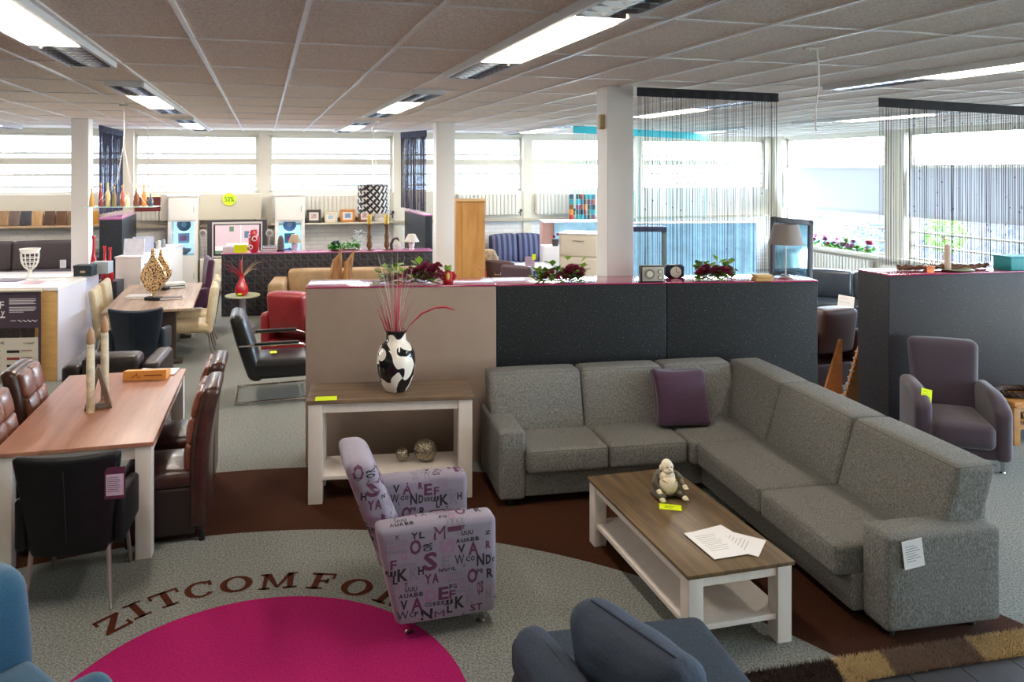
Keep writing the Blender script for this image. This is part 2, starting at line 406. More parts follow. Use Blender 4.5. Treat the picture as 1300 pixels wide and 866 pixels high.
# radiators below the far windows
RADM = mk('radiator_white', '#dcd8cc', .45)
def radiator(u0, u1, z0, z1, label):
    t = thing('radiator', label, 'radiator', RM((u0 + u1) / 2, W0 - .02, z0), TH, 'radiators below the far windows'); h = (u1 - u0) / 2
    mb = MB(); n = max(4, int((u1 - u0) / .085)); s = (u1 - u0) / n
    mb.box(-h, h, -.1, -.03, .02, z1 - z0 - .02)
    for i in range(n): mb.rbox(-h + i * s + .012, -h + (i + 1) * s - .012, -.125, -.1, .01, z1 - z0 - .01, .01, n=1)
    mb.build('panel', RADM, t)
    v = MB(); v.tube([(h, -.07, .06), (h + .06, -.07, .06), (h + .06, -.07, -.02)], .014); v.ball((h + .07, -.07, .1), .032); v.build('valve', mk('valve_dark', '#2a2a2c', .4), t)['label'] = 'dark valve at the end'
for x0, x1, lab in ((174, 320, 'long ribbed radiator behind the television'), (345, 494, 'ribbed radiator above the row of picture frames'), (580, 656, 'ribbed radiator to the right of the wooden cabinet'), (678, 724, 'short ribbed radiator left of the turquoise curtain')):
    a = FW(x0, 250)[0]; b = FW(x1, 250)[0]; radiator(a, b, FW(337, 278)[1], FW(337, 248)[1], lab)
# ledge along the wall
room_mesh('trim_3', mk('ledge', '#b9ad97', .5), lambda mb: mb.box(-11.4, U0, W0 - .1, W0, FW(337, 285)[1] - .02, FW(337, 283)[1]))

# ---------------------------------------------------------------- pillars
def pillar(x0, x1, d, a, nm):
    p = A(x0, 213, d); mb = MB(); mb.rbox(0, a, 0, a, 0, CE, .008, n=1); o = mb.build(nm, mk('pillar_paint', '#e9e7e6', .5)); o.location = (p.x, p.y, 0); o.rotation_euler = (0, 0, TH * .8); return struct(o)
pillar(90, 120, 11.6, .25, 'trim_4'); pillar(554, 578, 12.6, .32, 'trim_5')
p = pillar(771, 806, 7.0, .262, 'trim_6')
mb = MB(); mb.rbox(-.045, 0, .06, .13, 2.86, 3.0, .006, n=1); o = mb.build('socket_box', mk('beige_box', '#b9a878', .5)); o.parent = p; o['label'] = 'beige socket box near the ceiling'

# ---------------------------------------------------------------- fluorescent fixtures
TUBE = mk('lamp_diffuser', '#fffdf4', .4, emit=('#fff1dc', 9))
REFL = mk('lamp_reflector', '#d9dadf', .12, .95)
HOUS = mk('lamp_housing', '#d6d6d6', .4)
def fixture():
    t = thing('ceiling_light', '', 'ceiling light'); h = 1.78
    mb = MB()
    for s in (-1, 1): mb.box(s * .15 - .012, s * .15 + .012, -h, h, -.05, .0)
    for s in (-1, 1): mb.box(-.15, .15, s * h - .01, s * h + .01, -.05, 0)
    mb.box(-.15, .15, -h, h, -.012, 0); mb.build('housing', HOUS, t)
    d = MB(); d.prism([(-.136, -.02), (-.125, -.06), (.125, -.06), (.136, -.02)], -.72, .72, 'y'); d.build('diffuser', TUBE, t)
    for s in (-1, 1):
        r = MB(); r.prism([(-.136, -.014), (0, -.046), (.136, -.014)], min(s * .75, s * 1.75), max(s * .75, s * 1.75), 'y')
        for q in range(9): r.box(-.13, .13, s * (.8 + q * .115) - .002, s * (.8 + q * .115) + .002, -.05, -.02)
        r.build('reflector', REFL, t)
    return t
fx = None
rows = [(-4.45, 'left of the far pillar'), (-1.18, 'left above the dining tables'), (1.545, 'middle above the tan divider'), (5.13, 'right above the hanging cord'), (8.6, 'far right near the window wall')]
cols = [(-.7, 'behind the viewer'), (4.1, 'nearest'), (8.93, 'second'), (13.75, 'farthest')]
for u, ru in rows:
    for w, cw in cols:
        if u < -4 and w < 8: continue
        lab = '%s fluorescent ceiling light in the row %s' % (cw, ru)
        loc = RM(u, w, CE)
        if fx is None: fx = fixture(); fx.location = loc; fx.rotation_euler = (0, 0, TH); fx['label'] = lab; fx['group'] = 'fluorescent ceiling lights'
        else: dup(fx, loc, TH, lab, 'fluorescent ceiling lights')
        L = bpy.data.lights.new('tube_light', 'AREA'); L.shape = 'RECTANGLE'; L.size = .24; L.size_y = 1.4; L.energy = LAMP * (1.5 if w > 5 else (.6 if w > 0 else .06)); L.color = (1, .9, .8)
        lo = bpy.data.objects.new('tube_light', L); COL.objects.link(lo); lo.location = loc - Vector((0, 0, .075)); lo.rotation_euler = (0, 0, TH)

# ---------------------------------------------------------------- outside: paving, pale building, posts, hedge
pm = mk('outside_paving', '#7d7d7d', .9)
mb = MB(); mb.box(-60, 60, -40, 90, -1.2, -1.0); o = mb.build('ground', pm); o.rotation_euler = (0, 0, TH); struct(o)
def rootm(name, label, cat, mats, fill):
    mb = MB(); fill(mb); o = mb.build(name, mats); o.rotation_euler = (0, 0, TH); return tag(o, label, cat)
bt = thing('office_building', 'pale building across the street beyond the far windows', 'building', RM(-4, 30, -1), TH)
mb = MB(); mb.box(-14, 16, 0, 6, 0, 12); mb.build('facade', mk('pale_facade', '#474d53', .8), bt)
for i in range(7):
    g = MB(); g.box(-13 + i * 4, -10.6 + i * 4, -.06, .02, 4.6, 6.0); g.build('window', mk('far_window', '#12181f', .2), bt)
f = thing('railing', 'pale blue railing outside below the far windows', 'railing', RM(-4, 24, -1), TH)
mb = MB(); mb.box(-14, 14, 0, .06, 2.9, 3.0); mb.build('rail', mk('rail_blue', '#33475c', .6), f)
mb = MB()
for i in range(100): mb.box(-14 + i * .28, -13.94 + i * .28, 0, .05, 0, 2.9)
mb.build('bars', MATS['rail_blue'], f)
for i, (x, lab) in enumerate(((8, 'salmon red post outside the leftmost window'), (200, 'salmon red post outside beside the left curtain'))):
    u = FW(x, 200, 20)[0]; rootm('post', lab, 'post', mk('post_red', '#d9a8a6', .7), lambda mb: mb.box(u - .08, u + .08, 20, 20.2, -1, 6))
hm = mk('gravel_bank', '#36383a', .95, noise=(6, .75), bump=(30, .6))
mb = MB(); Vv = []; Fc = []
for i in range(41):
    for j in range(7):
        Vv.append(((U0 + 2.5 + j * .7 + .2 * math.sin(i * 1.3 + j), 2 + i * .6, -1 + j * .45 + .15 * math.sin(i * 2.1 + j * 1.7))))
for i in range(40):
    for j in range(6): Fc.append([i * 7 + j, (i + 1) * 7 + j, (i + 1) * 7 + j + 1, i * 7 + j + 1])
o = mb.add(Vv, Fc).build('grassy_bank', hm); o.rotation_euler = (0, 0, TH); tag(o, 'pale stony bank rising outside the right hand windows', 'bank')
# ================================================================ the front display
PLUMF = mk('plum_fabric', '#42213f', .7, noise=(40, .15), sheen=.3)
TANL = mk('taupe_laminate', '#a08d80', .42, noise=(3, .04))
DARKL = specks(mk('dark_granite_laminate', '#1f2226', .45, spec=.35), 95, .64, .76, '#727980')
TOPW = wood('console_top_wood', '#86705a', '#5d4a3a', .4, 5, (.25, 2.2, 1))
CTOP = wood('coffee_top_wood', '#7d6849', '#54422e', .36, 5, (2.4, .22, 1), plank=('X', 2.4))
DTOP = wood('dining_top_wood', '#b7816a', '#9a6650', .38, 3, (2.2, .2, 1), spec=.6, plank=None)
TOPEDGE = mk('top_edge', '#4a3a30', .5)

# --- room divider: tan unit and two dark units
dv0, dv1 = Vector((-1.335, 6.325, 0)), Vector((3.17, 6.72, 0)); dva = math.atan2(dv1.y - dv0.y, dv1.x - dv0.x); e = (dv1 - dv0).normalized()
def unit(name, label, a, b, m, grp, depth=.42):
    t = thing(name, label, 'room divider', dv0 + e * a, dva, grp); w = b - a
    mb = MB(); mb.rbox(.003, w - .003, .0, depth, .0, 1.487, .006, n=1); mb.build('body', m, t)
    mb = MB(); mb.rbox(.001, w - .001, -.006, depth + .006, 1.487, 1.5, .006, n=1); mb.build('top', MAG, t)['label'] = 'glossy magenta top'
    return t
unit('room_divider', 'taupe room divider unit standing behind the console table', 0, 1.614, TANL, 'divider units in a row')
unit('room_divider', 'dark granite-look divider unit directly behind the left half of the sofa', 1.614, 3.11, DARKL, 'divider units in a row')
unit('room_divider', 'dark granite-look divider unit with the radio clock and lamp at its right end', 3.11, 4.49, DARKL, 'divider units in a row')

# --- corner sofa
sx = Vector((.254, 5.54, 0)); sa = R(10)
t = thing('corner_sofa', 'large grey melange corner sofa with blocky arms round the coffee table', 'sofa', sx, sa)
def arm(name, x0, x1, y0, y1, p=None): 
    mb = MB(); mb.rbox(x0, x1, y0, y1, .05, .56, .03, puff=(.006, .006, .006)); return mb.build(name, GREY, t)
arm('armrest', 0, .2, 0, .72); ra = arm('armrest', 1.66, 2.36, -1.89, -1.69)
mb = MB(); mb.rbox(.2, 1.64, .02, .7, .06, .27, .02); mb.rbox(1.6, 2.3, -1.7, .68, .06, .27, .02); mb.build('base', GREY, t)
for x0, x1 in ((.2, .83), (.83, 1.46)):
    mb = MB(); mb.rbox(x0 + .003, x1 - .003, -.06, .5, .25, .43, .035, puff=(0, .008, .016)); mb.build('seat_cushion', GREY, t)
mb = MB(); mb.rbox(1.463, 2.1, -.09, .5, .25, .43, .035, puff=(0, .0, .014)); mb.build('seat_cushion', GREY, t)
for y0, y1 in ((-.94, -.09), (-1.69, -.94)):
    mb = MB(); mb.rbox(1.5, 2.1, y0 + .003, y1 - .003, .25, .43, .035, puff=(.008, 0, .016)); mb.build('seat_cushion', GREY, t)
def lean_y(x, y, z): return (x, y + max(0, z - .4) * .28, z)
for x0, x1 in ((.02, .79), (.79, 1.5)):
    mb = MB(); mb.rbox(x0 + .003, x1 - .003, .36, .57, .38, .86, .042, puff=(0, .02, .008), fn=lean_y); mb.build('back_cushion', GREY, t)
# corner cushion left side
mb = MB(); mb.rbox(1.503, 2.12, .36, .57, .38, .86, .042, puff=(0, .015, .008), fn=lean_y); mb.build('back_cushion', GREY, t)
def lean_x(x, y, z): return (x + max(0, z - .4) * .3, y, z)
for y0, y1 in ((-.13, .62), (-.95, -.13), (-1.8, -.95)):
    mb = MB(); mb.rbox(2.03, 2.3, y0 + .003, y1 - .003, .38, .86, .042, puff=(.02, 0, .008), fn=lean_x); mb.build('back_cushion', GREY, t)
mb = MB(); mb.rbox(.05, 2.3, .52, .66, .06, .7, .03); mb.rbox(2.24, 2.38, -1.78, .62, .06, .8, .03); mb.build('back_frame', GREY, t)
for x, y in ((.1, .08), (.1, .6), (.9, .1), (1.7, .1), (1.72, -.9), (1.74, -1.8), (2.24, -1.8), (2.24, -.7), (2.2, .6)):
    mb = MB(); mb.lathe([(.03, 0), (.03, .07)], 12, (x, y, 0)); mb.build('foot', BLACKM, t)
for o_ in [c_ for c_ in t.children if c_.name.startswith(('seat_cushion', 'back_cushion'))]:
    xs = [v.co.x for v in o_.data.vertices]; ys = [v.co.y for v in o_.data.vertices]; zs_ = [v.co.z for v in o_.data.vertices]
    if o_.name.startswith('seat'):
        z = max(zs_) - .03; a, b = min(xs) + .012, max(xs) - .012; c, d = min(ys) + .012, max(ys) - .1
        pts = [(a, d, z), (a, c, z), (b, c, z), (b, d, z)]
    else:
        top = [v.co for v in o_.data.vertices if v.co.z > max(zs_) - .035]; a, b = min(p.x for p in top) + .004, max(p.x for p in top) - .004; c, d = min(p.y for p in top) + .004, max(p.y for p in top) - .004; z = max(zs_) - .022
        pts = [(a, c, z), (b, c, z), (b, d, z), (a, d, z), (a, c, z)]
    mb = MB(); mb.tube(pts, .0035, 5); mb.build('piping', mk('sofa_piping', '#6f6e6c', .9), o_)
tg = thing('price_label', 'white price label on the end armrest of the grey sofa', 'price label', sx, sa)
def card(name, mat, W_, H_, parent=None, M=None, th=.002, lines=0, mi2=INK, head=None):
    mb = MB(); mb.box(-W_ / 2, W_ / 2, -th, 0, -H_ / 2, H_ / 2, M=M)
    if head: mb.box(-W_ / 2, W_ / 2, -th - .001, -th, H_ / 2 - .18 * H_, H_ / 2, mi=2, M=M)
    for i in range(lines):
        z = H_ * (.28 - .62 * i / max(1, lines)); mb.box(-W_ * .36, W_ * (.1 + .24 * ((i * 7) % 3) / 2), -th - .0008, -th, z, z + H_ * .014, mi=1, M=M)
    return mb.build(name, [mat, mi2, head or mi2], parent)
o = card('sheet', PAPER, .12, .15, tg, T(1.80, -1.905, .47, 0, 0, R(-8)), lines=7)
o.parent = tg
t = thing('scatter_cushion', 'dark plum square cushion on the grey sofa near its corner', 'cushion', sx + Matrix.Rotation(sa, 3, 'Z') @ Vector((1.55, .22, .445)), sa + R(-6))
mb = MB(); mb.rbox(-.225, .225, -.07, .07, 0, .42, .05, puff=(-.03, .045, -.02), fn=lambda x, y, z: (x, y + (z) * .36, z)); mb.build('cover', PLUMF, t)
mb = MB(); mb.tube([(-.19, 0, .012), (0, -.0, .02), (.19, 0, .012)], .006); mb.build('seam', mk('plum_seam', '#2c142c', .8), t)

# --- console table
t = thing('console_table', 'white console table with brown wooden top against the taupe divider', 'table', (-.575, 5.885, 0), R(6))
def framed_table(t, w, l, h, topm, leg=.09, top=.03, apron=.07, shelf=None, shelf_over=.03, over=.012):
    mb = MB(); mb.rbox(-w / 2, w / 2, -l / 2, l / 2, h - top, h, .004, n=1); mb.build('table_top', topm, t)
    for sx_ in (-1, 1):
        for sy_ in (-1, 1):
            x, y = sx_ * (w / 2 - leg / 2 - over), sy_ * (l / 2 - leg / 2 - over)
            mb = MB(); mb.rbox(x - leg / 2, x + leg / 2, y - leg / 2, y + leg / 2, 0, h - top, .004, n=1); mb.build('leg', WHITEWOOD, t)
    mb = MB(); a, b = w / 2 - over - .012, l / 2 - over - .012
    for s in (-1, 1):
        mb.box(-a + leg - .01, a - leg + .01, min(s * b, s * (b - .025)), max(s * b, s * (b - .025)), h - top - apron, h - top)
        mb.box(min(s * a, s * (a - .025)), max(s * a, s * (a - .025)), -b + leg - .01, b - leg + .01, h - top - apron, h - top)
    mb.build('apron', WHITEWOOD, t)
    if shelf:
        mb = MB(); mb.rbox(-w / 2 + shelf_over, w / 2 - shelf_over, -l / 2 + shelf_over, l / 2 - shelf_over, shelf - .03, shelf, .004, n=1); mb.build('shelf', WHITEWOOD, t)
framed_table(t, 1.25, .46, .775, TOPW, leg=.105, shelf=.2)
# vase with reeds
VM = mk('black_white_glaze', '#e9e4dc', .12, spec=.7)
nt = VM.node_tree; n_ = nt.nodes; nz = n_.new('ShaderNodeTexNoise'); nz.inputs['Scale'].default_value = 5.2; nz.inputs['Detail'].default_value = 0; nz.inputs['Distortion'].default_value = 1.6
cr = n_.new('ShaderNodeValToRGB'); cr.color_ramp.interpolation = 'CONSTANT'; cr.color_ramp.elements[0].color = lin('#15151a'); cr.color_ramp.elements[1].position = .49; cr.color_ramp.elements[1].color = lin('#ece6dc')
tc = n_.new('ShaderNodeTexCoord'); nt.links.new(tc.outputs['Object'], nz.inputs['Vector']); nt.links.new(nz.outputs['Fac'], cr.inputs[0]); nt.links.new(cr.outputs[0], n_['Principled BSDF'].inputs['Base Color'])
vp = Vector((-.532, 5.86, .776))
t = thing('vase', 'large glossy black and white patterned vase on the console table', 'vase', vp, .6)
mb = MB(); mb.lathe([(.075, 0), (.09, .01), (.115, .06), (.142, .14), (.152, .22), (.147, .29), (.12, .345), (.09, .375), (.078, .39), (.076, .42), (.078, .465), (.072, .468), (.068, .42), (.07, .38)], 40); mb.build('body', VM, t)
t = thing('reed_bunch', 'bunch of thin reeds and pink grasses standing in the patterned vase', 'dried flowers', vp + Vector((0, 0, .3)))
rnd = random.Random(3)
def reeds(name, mat, n, spread, h0, h1, r, rn, curve=.5):
    mb = MB()
    for i in range(n):
        a = rn.uniform(0, 2 * PI); s = rn.uniform(.15, 1) * spread; hh = rn.uniform(h0, h1); p0 = Vector((.02 * math.cos(a), .02 * math.sin(a), 0))
        pts = []
        for k in range(7):
            q = k / 6; pts.append(p0 + Vector((math.cos(a) * s * q ** 1.6, math.sin(a) * s * q ** 1.6 * .5, hh * q - curve * s * s * q ** 3)))
        mb.tube(pts, [r * (1 - .8 * k / 6) for k in range(7)], 4)
    return mb
reeds('r', None, 34, .45, .45, .75, .0022, rnd).build('grey_reed', mk('reed_grey', '#a89a92', .7), t)['kind'] = 'stuff'
reeds('r', None, 14, .22, .5, .85, .0025, rnd).build('white_reed', mk('reed_white', '#d9cfca', .7), t)['kind'] = 'stuff'
reeds('r', None, 16, .12, .35, .66, .004, rnd).build('pink_reed', mk('reed_pink', '#c8214f', .6), t)['kind'] = 'stuff'
mb = MB()
mb.tube([(.01, 0, 0), (.1, -.02, .2), (.2, -.03, .3), (.3, -.04, .345), (.38, -.05, .355), (.46, -.05, .33)], [.003, .003, .008, .006, .009, .003], 6)
for s in (0, 1, 2): mb.tube([(-.01, 0, 0), (-.05 - .02 * s, -.01, .2), (-.09 - .03 * s, 0, .38 - .02 * s)], [.006, .008, .002], 6)
mb.build('red_leaf', mk('reed_red', '#b3243c', .6), t)
o = MB(); o.box(-.08, .08, -.05, .05, 0, .001); o = o.build('price_note', YEL); tag(o, 'yellow price note at the left front of the console table', 'price note', G(414, 506, .776), R(8))
BALLM = mk('mosaic_silver', '#a39a86', .18, 1, noise=(60, .5), bump=(90, .8))
for (x, y, r, lab) in ((540, 570, .09, 'large mosaic silver ball on the shelf of the console table'), (511, 580, .055, 'small mosaic silver ball on the shelf of the console table')):
    d = 5.93; p = A(x, y, d); mb = MB(); mb.ball((0, 0, 0), r, 26); o = mb.build('decorative_ball', BALLM); tag(o, lab, 'ball', (p.x, p.y, .2 + r))

# --- coffee table and what lies on it
ctc, cta = Vector((1.28, 4.525, 0)), R(14)
t = thing('coffee_table', 'long white coffee table with brown plank top and low shelf before the sofa', 'table', ctc, cta)
framed_table(t, .63, 1.28, .43, CTOP, leg=.085, top=.022, apron=.055, shelf=.15)
def ct(px, py, z=.431): return G(px, py, z)
t = thing('buddha_figurine', 'laughing bald seated figurine in dark robe on the coffee table', 'figurine', ct(847, 630) + Vector((0, .01, 0)), R(12)); t.scale = (1.22, 1.22, 1.22)
CRM = mk('cream_ceramic', '#f0e4c8', .35, noise=(30, .1)); ROBE = mk('robe_glaze', '#5b5444', .4, noise=(45, .5)); GOLD = mk('gold_trim', '#b99b45', .4, .4)
def blend(o, vs=.004, sm=6):
    m = o.modifiers.new('r', 'REMESH'); m.mode = 'VOXEL'; m.voxel_size = vs; m.use_smooth_shade = True
    m = o.modifiers.new('s', 'SMOOTH'); m.iterations = sm; m.factor = .5; return o
mb = MB(); mb.ball((0, -.012, .062), (.05, .05, .052)); mb.ball((0, .0, .1), (.045, .036, .03)); mb.ball((0, 0, .152), (.031, .031, .037)); mb.ball((0, -.012, .137), (.026, .024, .02))
mb.ball((0, -.032, .148), (.006, .007, .007)); mb.ball((-.033, .004, .145), (.007, .008, .017)); mb.ball((.033, .004, .145), (.007, .008, .017))
mb.ball((-.014, -.027, .135), (.011, .008, .009)); mb.ball((.014, -.027, .135), (.011, .008, .009))
blend(mb.build('body', CRM, t), .003, 2)
mb = MB(); mb.ball((0, .018, .06), (.066, .05, .05)); mb.ball((0, .022, .1), (.06, .034, .035)); mb.ball((-.056, -.03, .025), (.032, .05, .024)); mb.ball((.056, -.03, .025), (.032, .05, .024))
mb.tube([(-.05, .01, .11), (-.076, -.01, .075), (-.062, -.035, .05)], [.018, .017, .013]); mb.tube([(.05, .01, .11), (.076, -.01, .08), (.07, -.045, .06)], [.018, .017, .013])
mb.ball((0, .02, .012), (.08, .06, .014)); blend(mb.build('robe', ROBE, t), .004, 2)
for s, x, y, z in ((0, -.066, -.045, .045), (0, .073, -.055, .06), (1, -.062, -.075, .014), (1, .06, -.082, .014)):
    mb = MB(); mb.ball((x, y, z), (.014, .013, .012) if not s else (.015, .02, .013), 10)
    if not s:
        for q in range(4): mb.tube([(x - .009 + q * .006, y - .008, z), (x - .009 + q * .006, y - .02, z - .004)], .0032, 6)
    else:
        for q in range(4): mb.ball((x - .009 + q * .006, y - .019, z), .0035, 6)
    mb.build('foot' if s else 'hand', CRM, t)
mb = MB()
for s in (-1, 1): mb.ball((s * .011, -.0285, .157), (.005, .003, .002), 8)
mb.tube([(-.013, -.0345, .134), (0, -.037, .129), (.013, -.0345, .134)], .0014, 6); mb.build('face_paint', mk('face_paint', '#7a4030', .5), t)
mb = MB(); mb.tube([(-.04, -.03, .095), (-.02, -.048, .085), (0, -.054, .082), (.02, -.048, .085), (.04, -.03, .095)], .003, 6); mb.build('bead_string', GOLD, t)
o = MB(); o.box(-.065, .065, -.038, .038, 0, .001)
for i in range(3): o.box(-.035, .03 - .01 * i, .012 - i * .014, .015 - i * .014, .001, .0014, mi=1)
o = o.build('price_note', [YEL, INK]); tag(o, 'yellow price note lying in front of the figurine on the coffee table', 'price note', ct(851, 644), cta + R(-28))
PAP2 = mk('print_grey', '#b9b9bd', .8)
for i, (px, py, rz, lab) in enumerate(((921, 686, 24, 'bottom printed sheet of the paper stack on the coffee table'), (932, 688, 58, 'middle sheet of the paper stack, sticking out to the right'), (908, 691, 16, 'topmost printed sheet of the paper stack on the coffee table'))):
    mb = MB(); mb.box(-.105, .105, -.1485, .1485, 0, .0015)
    for k in range(9): mb.box(-.07, .06 - .01 * (k % 3), .09 - k * .02, .094 - k * .02, .0015, .0018, mi=1)
    p = ct(px, py); o = mb.build('paper_sheet', [PAPER, PAP2]); tag(o, lab, 'paper', (p.x, p.y, .4315 + i * .002), R(rz) , 'loose papers on the coffee table')

# --- armchair with letters printed on its fabric
FAB = mk('letter_fabric', '#8a8190', .8, noise=(7, .05), sheen=.2)
LB, LP, LMV, LG = mk('letter_black', '#26222a', .8), mk('letter_purple', '#5e2f4c', .8), mk('letter_mauve', '#946f8c', .8), mk('letter_grey', '#7f7886', .8)
BOLD = .032
TILE = [('B', 8, 300, 50, 360, 3), ('E', 300, 118, 340, 165, 4), ('NNML', 290, 170, 372, 186, 1), ('X', 100, 5, 122, 26, 1), ('YL', 175, 5, 235, 32, 1), ('H', 200, 150, 226, 185, 1), ('R', 5, 80, 28, 112, 2), ('ST', 430, 345, 490, 375, 2), ('D', 5, 140, 30, 180, 1), ('A', 75, 338, 110, 378, 2),  # text, x0, y0, x1, y1 in a 495 x 380 field, y down, colour 1 black 2 purple 3 mauve 4 grey, quarter turns
 ('O', 165, 35, 215, 95, 2), ('M', 265, -10, 322, 48, 2), ('S', 225, 95, 285, 170, 2), ('S', 295, 50, 360, 110, 3, 1), ('E', 30, 90, 75, 145, 2), ('F', 80, 110, 110, 150, 2),
 ('K', 110, 150, 158, 202, 1), ('K', 162, 146, 210, 202, 4), ('L', 92, 178, 96 + 18, 212, 1), ('G', 125, 80, 155, 115, 3), ('A', 425, 75, 468, 130, 2), ('V', 378, 80, 408, 116, 1), ('W', 362, 120, 404, 166, 1),
 ('N', 458, 130, 494, 182, 1), ('O', 417, 190, 463, 250, 2), ('D', 230, 255, 282, 305, 3), ('E', 285, 250, 335, 304, 2), ('F', 335, 270, 365, 306, 2), ('A', 175, 280, 222, 336, 2), ('V', 128, 285, 156, 325, 1), ('W', 112, 330, 160, 366, 1),
 ('N', 210, 335, 265, 380, 1), ('M', 268, 350, 318, 380, 2), ('L', 325, 335, 352, 366, 1), ('K', 360, 300, 406, 352, 1), ('K', 410, 295, 452, 346, 4), ('G', 375, 238, 408, 271, 3), ('AUABB', 120, 258, 226, 276, 1), ('UUU', 145, 232, 200, 252, 1),
 ('T', 143, 212, 157, 228, 1), ('I', 62, 222, 135, 245, 2, 1), ('S', 65, 255, 110, 310, 3), ('CDEEEJJ', 230, 310, 356, 326, 1), ('FG', 336, 245, 374, 264, 1), ('HHHH', 362, 272, 446, 290, 4), ('1234567', 320, 190, 412, 204, 4), ('890000', 330, 222, 412, 236, 4), ('45677', 305, 206, 400, 219, 3),
 ('YA', 232, 187, 296, 228, 2), ('OR', 222, 55, 262, 92, 1, 1), ('1231234', 55, 28, 158, 42, 4), ('4567777', 60, 48, 158, 62, 3), ('8900000', 60, 68, 158, 82, 4), ('Z', 5, 36, 28, 52, 1), ('HHHHH', 112, 128, 196, 144, 4), ('EEEJJ', 35, 156, 110, 174, 1), ('AUABB', 368, 55, 474, 72, 1),
 ('UUU', 392, 24, 446, 42, 1), ('T', 396, 0, 408, 16, 1), ('CO', 412, 136, 454, 156, 1), ('X', 396, 164, 410, 180, 1), ('I', 330, 0, 392, 26, 2, 1), ('PR', 460, 196, 492, 216, 1), ('CP', 165, 340, 206, 360, 1), ('QS', 462, 250, 492, 300, 2), ('N', 5, 290, 30, 330, 4), ('R', 8, 200, 40, 240, 1), ('Y', 25, 345, 60, 380, 2), ('E', 70, 320, 105, 360, 4)]
def letters(part, o, ux, uy, W_, H_, sc=.00125, ox=0, oy=0, eps=.0018, lim=.2):
    """projects the printed letters on to a part from a plane at o spanned by ux, uy (letter right and up)"""
    me = part.data; items = []
    for it in TILE:
        n_ch = len(it[0])
        if n_ch == 1: items.append(it); continue
        for q_ in range(n_ch):
            if len(it) > 6: y_ = it[2] + (it[4] - it[2]) * (n_ch - 1 - q_) / n_ch; items.append((it[0][q_], it[1], y_, it[3], y_ + (it[4] - it[2]) * .92 / n_ch, it[5], 1))
            else: x_ = it[1] + (it[3] - it[1]) * q_ / n_ch; items.append((it[0][q_], x_, it[2], x_ + (it[3] - it[1]) * .86 / n_ch, it[4], it[5]))
    bv = BVHTree.FromPolygons([v.co for v in me.vertices], [list(p.vertices) for p in me.polygons])
    o = Vector(o); ux = Vector(ux).normalized(); uy = Vector(uy).normalized(); nn = ux.cross(uy).normalized(); bm = bmesh.new(); bm.from_mesh(me)
    nx, ny = int(W_ / (495 * sc)) + 2, int(H_ / (380 * sc)) + 2
    for ix in range(-1, nx):
        for iy in range(-1, ny):
            for it in items:
                tx, x0, y0, x1, y1, c = it[:6]; rot = len(it) > 6
                X0, X1 = (x0 + ix * 495 - ox) * sc, (x1 + ix * 495 - ox) * sc; Y1, Y0 = H_ - (y0 + iy * 380 - oy) * sc, H_ - (y1 + iy * 380 - oy) * sc
                if X1 < 0 or X0 > W_ or Y1 < 0 or Y0 > H_: continue
                V, Fc, w = glyph(tx); hgt = .73; vs = []; ok = True
                for v in V:
                    a, b = v[0] / w, v[1] / hgt
                    if rot: a, b = 1 - b, a
                    q = o + ux * (X0 + a * (X1 - X0)) + uy * (Y0 + b * (Y1 - Y0))
                    u_, v_ = (q - o).dot(ux), (q - o).dot(uy)
                    hit = bv.ray_cast(q + nn * .3, -nn, .3 + lim) if 0 <= u_ <= W_ and 0 <= v_ <= H_ else (None,)
                    if hit[0] is None: ok = False; break
                    vs.append(hit[0] + hit[1] * (eps if hit[1].dot(nn) > 0 else -eps))
                if not ok: continue
                bvs = [bm.verts.new(p) for p in vs]
                for f in Fc:
                    try:
                        fc = bm.faces.new([bvs[k] for k in f]); fc.material_index = c
                    except ValueError: pass
    bm.to_mesh(me); bm.free()
t = thing('lettered_armchair', 'low armchair in mauve fabric printed with black and purple letters', 'armchair', (-.24, 4.4, 0), R(105))
FM = [FAB, LB, LP, LMV, LG]
# local: x from near arm (-) to far arm (+), faces -y
def sidefn(x, y, z):   # back foot runs in, top back sticks out
    return (x, y - max(0, y) * .32 * max(0, (.6 - z) / .5), z)
for s in (-1, 1):
    x0, x1 = (-.37, -.23) if s < 0 else (.23, .37)
    mb = MB(); mb.rbox(x0, x1, -.33, .33, .075, .6, .035, puff=(.006, .006, .01), fn=sidefn, n=8); a_ = mb.build('armrest', FM, t)
    if s < 0: letters(a_, (x0 - .05, .36, .075), (0, -1, 0), (0, 0, 1), .68, .52, oy=-18)
    else: letters(a_, (x0 - .05, .36, .08), (0, -1, 0), (0, 0, 1), .68, .52, ox=200, oy=60)
    letters(a_, (x0, .33, .65), (0, -1, 0), (1, 0, 0), .64, .14, ox=60, oy=180 if s < 0 else 60)
    letters(a_, (x0, -.4, .09), (1, 0, 0), (0, 0, 1), .14, .5, ox=20)
def backfn(x, y, z): return (x, y + (z - .3) * .38, z)
mb = MB(); mb.rbox(-.235, .235, .09, .26, .12, .9, .055, puff=(0, .012, .01), fn=backfn, n=8); bk = mb.build('backrest', FM, t)
letters(bk, (.23, .8, .14), (-1, 0, 0), (0, 0, 1), .46, .74, lim=.7); letters(bk, (-.23, -.3, .42), (1, 0, 0), (0, 0, 1), .46, .46, lim=.8, ox=150)
letters(bk, (-.236 - .02, .52, .3), (0, -1, 0), (0, 0, 1), .5, .6, lim=.1, ox=100, oy=30)
mb = MB(); mb.rbox(-.228, .228, -.34, .12, .2, .4, .05, puff=(0, .01, .02)); st_ = mb.build('seat_cushion', FM, t)
letters(st_, (-.22, -.34, .5), (1, 0, 0), (0, 1, 0), .44, .46, ox=30, oy=20)
mb = MB(); mb.rbox(-.23, .23, -.32, .16, .08, .22, .02); mb.build('base', FM, t)
